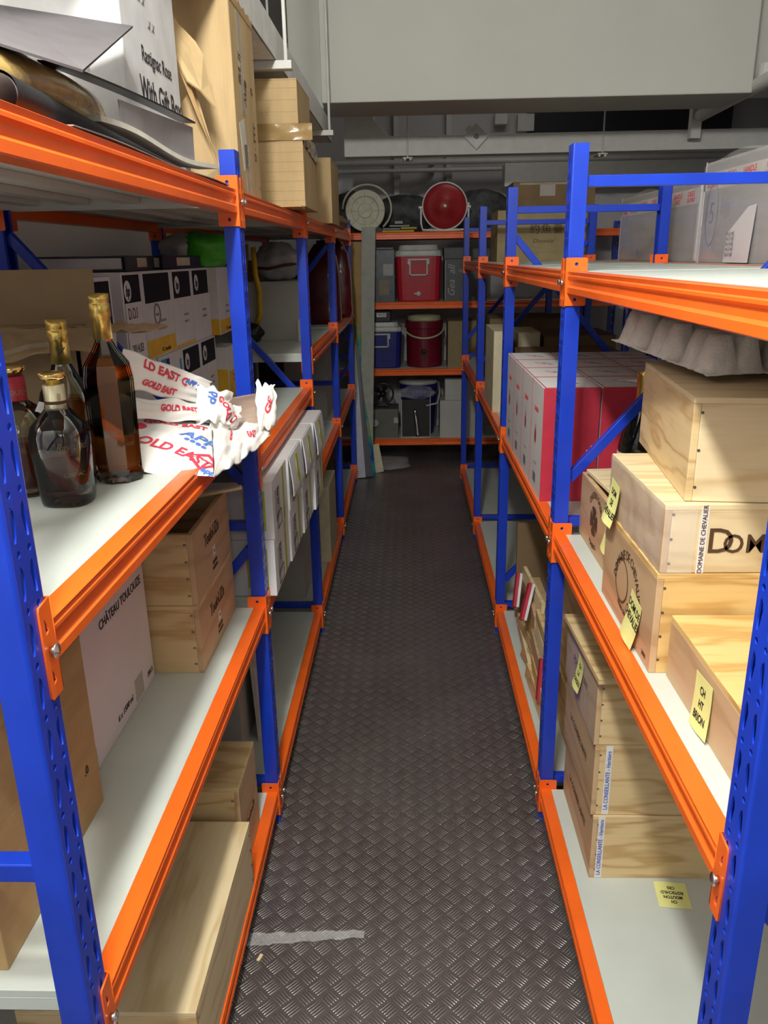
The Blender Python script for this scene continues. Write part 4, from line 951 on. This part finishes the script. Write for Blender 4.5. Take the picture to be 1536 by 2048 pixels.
for j in range(4):
    y0 = 2.018+.262*j; xo = [-.372, -.366, -.360, -.350][j]
    ream('white paper carton poking over the aisle, lower layer, %s' % nm[j], -.74, y0, .7015, xo, y0+.255, .866)
    ream('white paper carton poking over the aisle, upper layer, %s' % nm[j], -.74, y0+.004, .867, xo+.002, y0+.257, 1.030, hang=j > 0)
r, d = carton('white carton low in the second left bay next to the post', -.82, 2.12, Z0, -.530, 2.52, Z0+.27, GREYC, split='y'); letter(r, d, 'S', 'org', .05, .84, .82, GREYINK)
carton('grey white carton stacked low behind the second left post', -.82, 2.14, Z0+.271, -.520, 2.50, Z0+.46, GREYC, split='y')
o = G().box(-.006, -.16, 0, .006, .16, .46).build('white_panel', mat('off_white_panel', (.62, .62, .56), .5), None, (-.492, 2.36, Z0+.001), (0, R(-2), 0)); tag(o, 'thin off-white panel standing on edge in the second left bay', 'panel')
# third bay
carton('big grey carton on the bottom of the third left bay', -.742, 3.33, Z0, -.482, 3.72, Z0+.50, GREYC, split='y')
r, d = carton('cream carton standing beyond the grey carton, third left bay bottom', -.47, 3.78, Z0, -.405, 4.12, Z0+.40, mat('cream_card', (.62, .56, .38), .6), split='y')
carton('pale carton at the back of the third left bay bottom', -.80, 3.80, Z0, -.52, 4.15, Z0+.46, GREYC, split='y')
r, d = carton('white carton with yellow strap on the third left bay shelf', -.755, 3.80, 1.228, -.515, 4.14, 1.495, GREYC)
YS = mat('yellow_strap', (.75, .45, .02), .5)
G().tube([(-.075, -.176, .42), (-.07, -.185, .30), (-.055, -.190, .22), (-.06, -.186, .12), (-.085, -.178, .07)], .012, 8).build('yellow_strap', YS, r, smooth=True)
G().tube([(-.115, -.12, .43), (-.120, -.176, .30), (-.118, -.176, .1)], .010, 8).build('yellow_strap', YS, r, smooth=True)
o = G().grid(blob(.115, .14, .085, 21, .22), 34, 22).build('canvas_bag', mat('grey_canvas', (.40, .41, .40), .7, bump=.6, bs=14, var=.15), None, (-.63, 3.965, 1.497), smooth=True); tag(o, 'grey canvas bag slumped on the white strapped carton', 'bag')
G().tube([(-.09, -.10, .06), (-.02, -.148, .055), (.06, -.135, .07), (.10, -.08, .075)], .007, 6).build('dark_strap', mat('maroon_strap', (.12, .03, .03), .6), o, smooth=True)
o = G().grid(blob(.06, .05, .045, 33, .25), 24, 16).build('black_pouch', BLACKP, None, (-.735, 3.72, 1.230), smooth=True); tag(o, 'small black pouch in front of the white strapped carton', 'pouch')
o = G().lathe([(.012, 0), (.012, .09), (.004, .10), (0, .10)], 14).build('paper_roll', WHITE, None, (-.505, 3.72, 1.229), smooth=True); tag(o, 'narrow white paper roll standing near the third left post', 'roll')
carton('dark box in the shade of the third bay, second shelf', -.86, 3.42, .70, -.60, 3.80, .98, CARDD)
o = G().cyl((-.80, 3.32, .745), (-.60, 3.32, .745), .018, 14).build('cardboard_tube', CARDL, None); tag(o, 'short cardboard tube lying low in the third left bay', 'tube')
# fourth bay
carton('grey carton, lower of two, fourth left bay second shelf', -.72, 4.56, .70, -.478, 4.95, .925, GREYC, split='y')
carton('grey carton, upper of two, fourth left bay second shelf', -.72, 4.56, .926, -.482, 4.95, 1.125, GREYC, split='y')
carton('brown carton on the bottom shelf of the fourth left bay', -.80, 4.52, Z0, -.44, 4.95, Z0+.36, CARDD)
SHR = mat('glossy_red_film', (.09, .004, .008), .3, bump=.7, bs=12, var=.2, coat=.6)
for k, (x, y, h) in enumerate(((-.50, 4.78, .44), (-.47, 5.28, .46))):
    r = thing('garment_bag', ['glossy dark red bag standing on the fourth left bay shelf, nearer one', 'glossy dark red bag standing farther along, beside the last post'][k], 'bag', (x, y, 1.230))
    G().lathe([(.0, 0), (.10, .0), (.105, .03), (.10, h*.6), (.085, h*.85), (.04, h), (0, h)], 30, sq=.5).build('bag_body', SHR, r, smooth=True)
    G().lathe([(.03, 0), (.028, .03), (0, .032)], 14).build('bag_tie', BLACKP, r, (0, 0, h-.01), smooth=True)
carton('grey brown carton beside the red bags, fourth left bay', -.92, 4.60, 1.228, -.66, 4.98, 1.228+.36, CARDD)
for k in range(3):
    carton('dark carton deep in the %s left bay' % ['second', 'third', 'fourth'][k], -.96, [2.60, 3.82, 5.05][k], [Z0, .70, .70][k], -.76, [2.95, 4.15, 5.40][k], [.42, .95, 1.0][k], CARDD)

# ------------------------------------------------------------------ standing boards by the far end
def board(label, pts, m_, t_=.02, name='board'):
    """board given by 4 corners (bottom-left, bottom-right, top-right, top-left) with its own thickness"""
    b0 = Vector(pts[0]); o = G().face([tuple(Vector(p)-b0) for p in pts]).build(name, m_, None, b0, solid=t_); return tag(o, label, 'board')
board('tall pale foam strip standing against the far rack', [(-.372, 5.84, .005), (-.285, 5.84, .005), (-.238, 6.12, 1.80), (-.338, 6.12, 1.80)], mat('pale_grey_foam', (.36, .37, .32), .7), .03, 'foam_strip')
board('tall yellow brown board behind the pale foam strip', [(-.44, 6.0, .005), (-.33, 6.0, .005), (-.345, 6.17, 1.70), (-.43, 6.17, 1.70)], mat('mustard_board', (.36, .20, .03), .5), .012)
board('pale blue grey sheet leaning low by the last left post', [(-.425, 5.735, .01), (-.335, 5.76, .01), (-.385, 5.92, .75), (-.40, 5.92, .98)], mat('pale_blue_sheet', (.50, .52, .60), .5), .006, 'leaning_sheet')
board('dark grey striped panel leaning beside the pale blue sheet', [(-.33, 5.77, .01), (-.285, 5.79, .01), (-.375, 5.97, .96), (-.40, 5.97, .95)], mat('dark_grey_panel', (.13, .125, .14), .5), .01, 'striped_board')
mm_, nt, b = new_mat('tropical_print')
tc = nt.nodes.new('ShaderNodeTexCoord'); nz = nt.nodes.new('ShaderNodeTexNoise'); nz.inputs['Scale'].default_value = 11; nt.links.new(tc.outputs['Object'], nz.inputs[0])
nt.links.new(ramp(nt, nz.outputs[0], [(.35, (.02, .07, .30)), (.48, (.02, .30, .36)), (.58, (.20, .36, .06)), (.68, (.30, .33, .30))]), b.inputs['Base Color'])
board('colourful blue and green printed panel leaning by the foam strip', [(-.284, 5.80, .01), (-.262, 5.82, .01), (-.372, 6.04, 1.10), (-.405, 6.04, 1.16)], mm_, .012, 'printed_panel_board')
o = G().grid(blob(.15, .20, .030, 41, .3), 26, 16).build('plastic_sheeting', FILM, None, (-.15, 6.12, .0), smooth=True); tag(o, 'clear crumpled plastic on the floor at the far end', 'plastic')
o = G().box(-.035, -.004, 0, .035, .004, .22).build('cream_board', mat('cream_card', (.62, .56, .38), .6), None, (-.235, 5.93, .003), (R(-9), R(-10), 0)); tag(o, 'small cream board propped at the foot of foam strip', 'board')

# ------------------------------------------------------------------ far rack contents
BY = 6.30
CREAMP = mat('cream_plastic', (.52, .50, .36), .45, bump=.1, bs=12)
r = thing('cable_reel', 'round cream plastic reel leaning above the foam strip', 'reel', (-.325, 6.42, 1.769))
g = G(); prof = [(.0, .0), (.05, .002), (.055, -.006), (.10, -.006), (.105, .002), (.145, .002), (.150, -.006), (.150, -.05), (0, -.05)]
G().lathe(prof, 44).build('front_disc', CREAMP, r, (.0, -.02, .160), (R(90), R(0), 0), smooth=False)
for a in range(8):
    t_ = a*PI/4; G().box(.062, -.0015, 0, .14, .0015, .003).build('rib', mat('cream_dark', (.34, .33, .25), .6), r, (0, -.0215, .160), (R(90), -t_, 0))  # ribs in a darker cream than the disc
G().box(-.06, -.005, 0, .06, .005, .006).build('handle_bar', CREAMP, r, (0, -.022, .160), (R(90), R(-30), 0), bevel=.001)
G().tube([(.185*math.cos(t), .03, .175+.172*math.sin(t)) for t in [R(-50+i*230/28) for i in range(29)]], .008, 10).build('outer_ring', CREAMP, r, (.012, 0, 0), smooth=True)
r = thing('dish_heater', 'round red dish heater with white rim on a stand, far rack top', 'heater', (.275, 6.36, 1.769))
RM = mat('glossy_red_metal', (.30, .012, .016), .38, var=.05, vs=10)
G().lathe([(0, .028), (.02, .026), (.06, .016), (.066, .012), (.12, .002), (.162, -.012), (.165, -.016), (.13, -.05), (0, -.07)], 48).build('dish', RM, r, (0, -.03, .176), (R(90), 0, 0), smooth=True)
G().tube([(.166*math.cos(t), -.02, .176+.166*math.sin(t)) for t in [i*2*PI/48 for i in range(49)]], .006, 8).build('rim', mat('white_enamel', (.62, .62, .60), .3), r, smooth=True)
G().lathe([(.014, 0), (.012, .012), (.006, .016), (0, .016)], 20).build('centre_knob', mat('pale_knob', (.80, .76, .55), .3), r, (0, -.060, .176), (R(90), 0, 0), smooth=True)
G().tube([(-.178, -.02, .17), (-.178, -.02, .06), (-.165, -.02, .012), (-.05, -.02, .008), (.05, -.02, .008), (.165, -.02, .012), (.178, -.02, .06), (.178, -.02, .20)], .008, 8).build('stand', mat('white_enamel', (.62, .62, .60), .3), r, smooth=True)
for s_ in (-1, 1): G().cyl((s_*.165, -.02, .17), (s_*.195, -.02, .17), .010, 12).build('pivot', mat('white_enamel', (.62, .62, .60), .3), r)
r = thing('yellow_hand_saw', 'flat yellow tool with black top lying on the far rack', 'tool', (-.055, 6.36, 1.769))
G().box(-.14, -.05, 0, .10, .03, .014).box(.0, -.05, .02, .12, .03, .034).build('yellow_frame', mat('dull_yellow', (.42, .34, .02), .5), r, bevel=.003); G().box(-.09, -.03, .034, .07, .03, .055).box(-.05, -.02, .055, .02, .02, .085).box(-.14, -.02, .014, .0, .02, .034).build('black_grip', BLACKP, r, bevel=.005)
DARKB = mat('black_bin_bag', (.04, .042, .045), .55, bump=.8, bs=9, var=.3)
for k, (x, y, rx, rz, lb) in enumerate(((-.44, 6.62, .16, .165, 'black bin bag behind the cream reel on far rack'), (-.02, 6.66, .26, .150, 'wide black bin bag behind yellow tool on the far rack'), (.56, 6.66, .24, .162, 'tall black bin bag behind the red dish heater'))):
    o = G().grid(blob(rx, .12, rz, 50+k*7, .12), 40, 26).build('bin_bag', DARKB, None, (x, y, 1.768), smooth=True); tag(o, lb, 'bag')
# level two
BL = mat('dark_blue_grey_box', (.05, .06, .075), .35, var=.2)
r, d = carton('dark carton with pale labels left of the red cool box', -.27, BY, 1.26, -.105, BY+.25, 1.26+.385, BL)
patch(r, d, 'S', .075, .085, .70, .62, GREYP, name='label'); patch(r, d, 'S', .075, .11, .50, .28, mat('tan_label', (.22, .19, .12), .6), name='label')
def coolbox(label, x, z, w, h, body, lidm, hand, round_=False):
    r = thing('cool_box', label, 'cool box', (x, BY+.13, z))
    G().lathe([(0, 0), (w*.44, 0), (w*.46, .01), (w*.5, h*.80), (0, h*.80)], 48, sq=.9, flat=.72).build('body', body, r, smooth=False, bevel=.002)
    G().lathe([(0, h*.80), (w*.51, h*.80), (w*.515, h*.83), (w*.505, h*.90), (w*.44, h*.91), (w*.41, h), (0, h)], 48, sq=.9, flat=.72).build('lid', lidm, r, bevel=.002)
    g = G(); yy = -w*.5*.72-.012
    for q in ((-.055, .30), ): pass
    a_, b_, c_, e_ = w*.20, h*.46, h*.73, .012
    g.box(-a_, yy, b_, a_, yy+.012, b_+e_).box(-a_, yy, b_, -a_+e_, yy+.012, c_).box(a_-e_, yy, b_, a_, yy+.012, c_).box(-a_-.012, yy, c_, a_+.012, yy+.014, c_+.013).box(-a_-.012, yy, c_-.03, -a_+.004, yy+.014, c_).box(a_-.004, yy, c_-.03, a_+.012, yy+.014, c_)
    g.build('handle', hand, r, bevel=.002)
    return r, yy
WP = mat('pale_grey_plastic', (.46, .47, .44), .4)
r, yy = coolbox('red cool box with white lid and handle on the far rack', .077, 1.26, .355, .415, mat('red_plastic', (.42, .006, .02), .4), WP, WP)
G().lathe([(.018, 0), (.016, .01), (0, .011)], 18).box(-.035, -.006, 0, 0, .006, .008).build('drain_plug', WP, r, (.0, yy+.012, .06), (R(90), 0, 0))
r, d = carton('dark carton with pale script lettering right of the red cool box', .275, BY, 1.26, .60, BY+.25, 1.26+.31, mat('charcoal_card', (.075, .08, .082), .5), split='y')
letter(r, d, 'S', 'Gea  all', .075, .17, .48, GREYP, rot=R(90), shear=.3); letter(r, d, 'S', 'GO', .03, .40, .72, GREYP); patch(r, d, 'S', .004, .29, .02, .5, GREYP, name='edge_print')
r, d = carton('low dark carton lying on the script-lettered carton', .27, BY, 1.572, .62, BY+.24, 1.652, mat('charcoal_card', (.075, .08, .082), .5)); letter(r, d, 'S', 'TOOLS  FIRE', .05, .5, .5, mat('dim_print', (.12, .12, .12), .5))
o = G().box(-.11, 0, 0, .09, .05, .018).build('black_case', BLACKP, None, (-.20, BY+.02, 1.646), bevel=.004); tag(o, 'flat black case on the dark labelled carton', 'case')
G().lathe([(.0075, 0), (.005, .004), (0, .005)], 12).build('shiny_button', STEEL, o, (-.01, -.001, .009), (R(90), 0, 0))
# level three
r, yy = coolbox('blue cool box with pale lid band, far rack third level', -.225, .751, .34, .355, mat('blue_plastic', (.006, .012, .16), .4), WP, WP)
o = G().box(-.20, 0, 0, .06, .16, .085).build('black_device', BLACKP, None, (-.20, BY+.03, .751+.356), bevel=.006); tag(o, 'black device with a bright printed plate on the blue cool box', 'device')
o2 = G().box(-.045, -.002, 0, .03, 0, .030).build('printed_plate', WHITE, o, (-.005, -.0005, .04)); me = text_mesh('/W/O', .026, INK, bold=.0005); child(me, 'lettering', o, (-.012, -.0035, .055), (R(90), 0, 0))
r = thing('drinks_cooler', 'dark red round drinks cooler with cream lid and handle', 'cooler', (.122, BY+.16, .751))
G().lathe([(0, 0), (.135, 0), (.14, .01), (.142, .30), (.150, .305), (.150, .355), (0, .355)], 44).build('body', mat('dark_red_plastic', (.16, .006, .02), .35), r, smooth=False)
G().lathe([(0, .356), (.128, .356), (.132, .365), (.128, .395), (.06, .405), (0, .405)], 44).build('lid', mat('cream_plastic_lid', (.44, .41, .25), .4), r, smooth=True)
G().tube([(.158*math.cos(t), -.035-.12*abs(math.sin(t)), .315-.085*math.sin(t)) for t in [PI*i/24 for i in range(25)]], .008, 10).build('handle', mat('cream_plastic_lid', (.44, .41, .25), .4), r, smooth=True)
G().lathe([(.02, 0), (.02, .03), (.01, .035), (0, .035)], 16).box(-.01, -.08, .005, .01, .0, .03).build('tap', BLACKP, r, (-.005, -.14, .13), (R(90), 0, 0))
carton('brown carton right of the dark red cooler, far rack', .305, BY, .751, .58, BY+.3, .751+.36, mat('cardboard_olive', (.30, .235, .12), .8), tape=TAPE)
# level four
r = thing('blue_bucket', 'blue round bucket with pale rim on the lowest far rack shelf', 'bucket', (.075, BY+.22, .191))
G().lathe([(0, 0), (.125, 0), (.15, .40), (.158, .405), (.158, .43), (0, .43)], 44).build('bucket_body', mat('blue_plastic', (.006, .012, .16), .4), r)
G().lathe([(.159, .415), (.161, .425), (.158, .437), (.11, .445), (0, .445)], 44).build('rim', WP, r, smooth=True)
G().tube([(.165, -.03, .42), (.172, -.10, .34), (.15, -.165, .27), (.06, -.185, .255)], .008, 8).build('handle', WP, r, smooth=True)
r = thing('wire_display_box', 'clear fronted box with wire frame holding a steel flask', 'box', (.052, BY+.0, .193))
G().box(-.115, 0, 0, .115, .06, .003).box(-.115, .055, 0, .115, .06, .30).build('back', BLACKP, r)
g = G(); wr = .003
for a_, b_ in (((-.115, 0, 0), (-.115, 0, .31)), ((.115, 0, 0), (.115, 0, .33)), ((-.115, 0, .003), (.115, 0, .003)), ((-.06, -.012, .003), (.06, -.012, .003))): g.cyl(a_, b_, wr, 6)
g.build('wire_frame', GALV, r)
o = G().lathe([(0, 0), (.017, 0), (.018, .01), (.0165, .15), (.012, .165), (.012, .19), (.015, .192), (.015, .215), (0, .218)], 26).build('steel_flask', STEEL, None, (.070, BY+.027, .198), (0, R(-7), 0), smooth=True); tag(o, 'slim polished steel flask leaning inside the wire framed box', 'flask')
o = G().grid(blob(.15, .07, .055, 71, .3), 34, 20).build('plastic_bag', FILM, None, (.06, BY+.055, .495), smooth=True); tag(o, 'clear crumpled bag draped over the wire framed box', 'bag')
carton('white grey carton, lower one at right of the blue bucket', .245, BY, .191, .56, BY+.28, .191+.30, GREYC, split='y')
carton('white grey carton, upper one at right of the blue bucket', .285, BY+.01, .492, .58, BY+.28, .492+.165, GREYC, split='y')
r = thing('round_fan', 'black round fan at the left of the lowest far rack shelf', 'fan', (-.215, BY+.1, .435))
G().tube([(.085*math.cos(t), 0, .10+.085*math.sin(t)) for t in [i*2*PI/36 for i in range(37)]], .007, 8).build('guard_ring', BLACKP, r, smooth=True)
G().lathe([(0, 0), (.025, 0), (.02, .015), (0, .02)], 20).build('hub', BLACKP, r, (0, -.01, .10), (R(90), 0, 0), smooth=True)
for a in range(5): G().grid(lambda u_, v_: (.02+u_*.05, .008*(v_-.5)*2, (v_-.5)*.045*(.6+u_*.5)), 5, 4).build('blade', BLACKP, r, (0, 0, .10), (0, a*2*PI/5, 0), solid=.001)
G().box(-.05, -.03, 0, .05, .03, .016).build('foot', BLACKP, r, bevel=.004)
r, d = carton('grey translucent storage tub under the black round fan', -.32, BY, .191, -.09, BY+.26, .191+.235, mat('dull_grey_tub', (.13, .14, .12), .4)); patch(r, d, 'S', .035, .045, .92, .62, WP, name='label'); G().lathe([(.028, 0), (.028, .04), (0, .042)], 20).build('tape_reel', GREYP, r, (-.07, -.135, .13), (R(90), 0, 0))

# ------------------------------------------------------------------ floor litter
def flm(a, b): return (-.405+a*.285, 1.515+.022*a+(b-.5)*(.040-.018*a)+.002*math.sin(a*30), .004+.005*abs(mnoise.noise(Vector((a*16, b*5, 2)))))
o = G().grid(flm, 60, 10).build('film_strip', mat('clear_film_bright', (.95, .95, .95), .08, alpha=.20, bump=1.0, bs=70, coat=1), None, smooth=True, solid=.0006); tag(o, 'strip of clear crumpled film lying on the checker plate floor', 'film')
o = G().box(-.010, -.004, 0, .010, .004, .003).build('wood_chip', PINE3, None, (-.368, 1.465, .001), (0, 0, R(70))); tag(o, 'tiny wood chip on the floor just below the film strip', 'chip')

# repeats of one kind carry one group phrase
GR = {'wine_crate': 'pine wine crates stored on the racks', 'carton': 'closed cartons stored on the racks', 'toner_carton': 'toner cartons stacked on the left rack',
      'paper_carton': 'white paper cartons poking over the aisle', 'sticky_note': 'yellow sticky notes on the right rack', 'liquor_bottle': 'liquor bottles on the left shelf',
      'shelving_rack': 'blue and orange shelving racks', 'bin_bag': 'black bin bags on the far rack', 'folded_carton': 'red and white folded cartons in the slat pile',
      'wrapped_carton': 'film wrapped cartons at upper right', 'ring_binder': 'black ring binders on the toner cartons', 'garment_bag': 'dark red bags in the last left bay',
      'hanger_rod': 'hanger rods of the white trunking', 'trapeze_hanger': 'trapeze hangers of the cable tray', 'cool_box': 'cool boxes on the far rack'}
for o in COL.objects:
    b_ = o.name.split('.')[0]
    if o.parent is None and b_ in GR and 'group' not in o.keys() and 'label' in o.keys(): o['group'] = GR[b_]
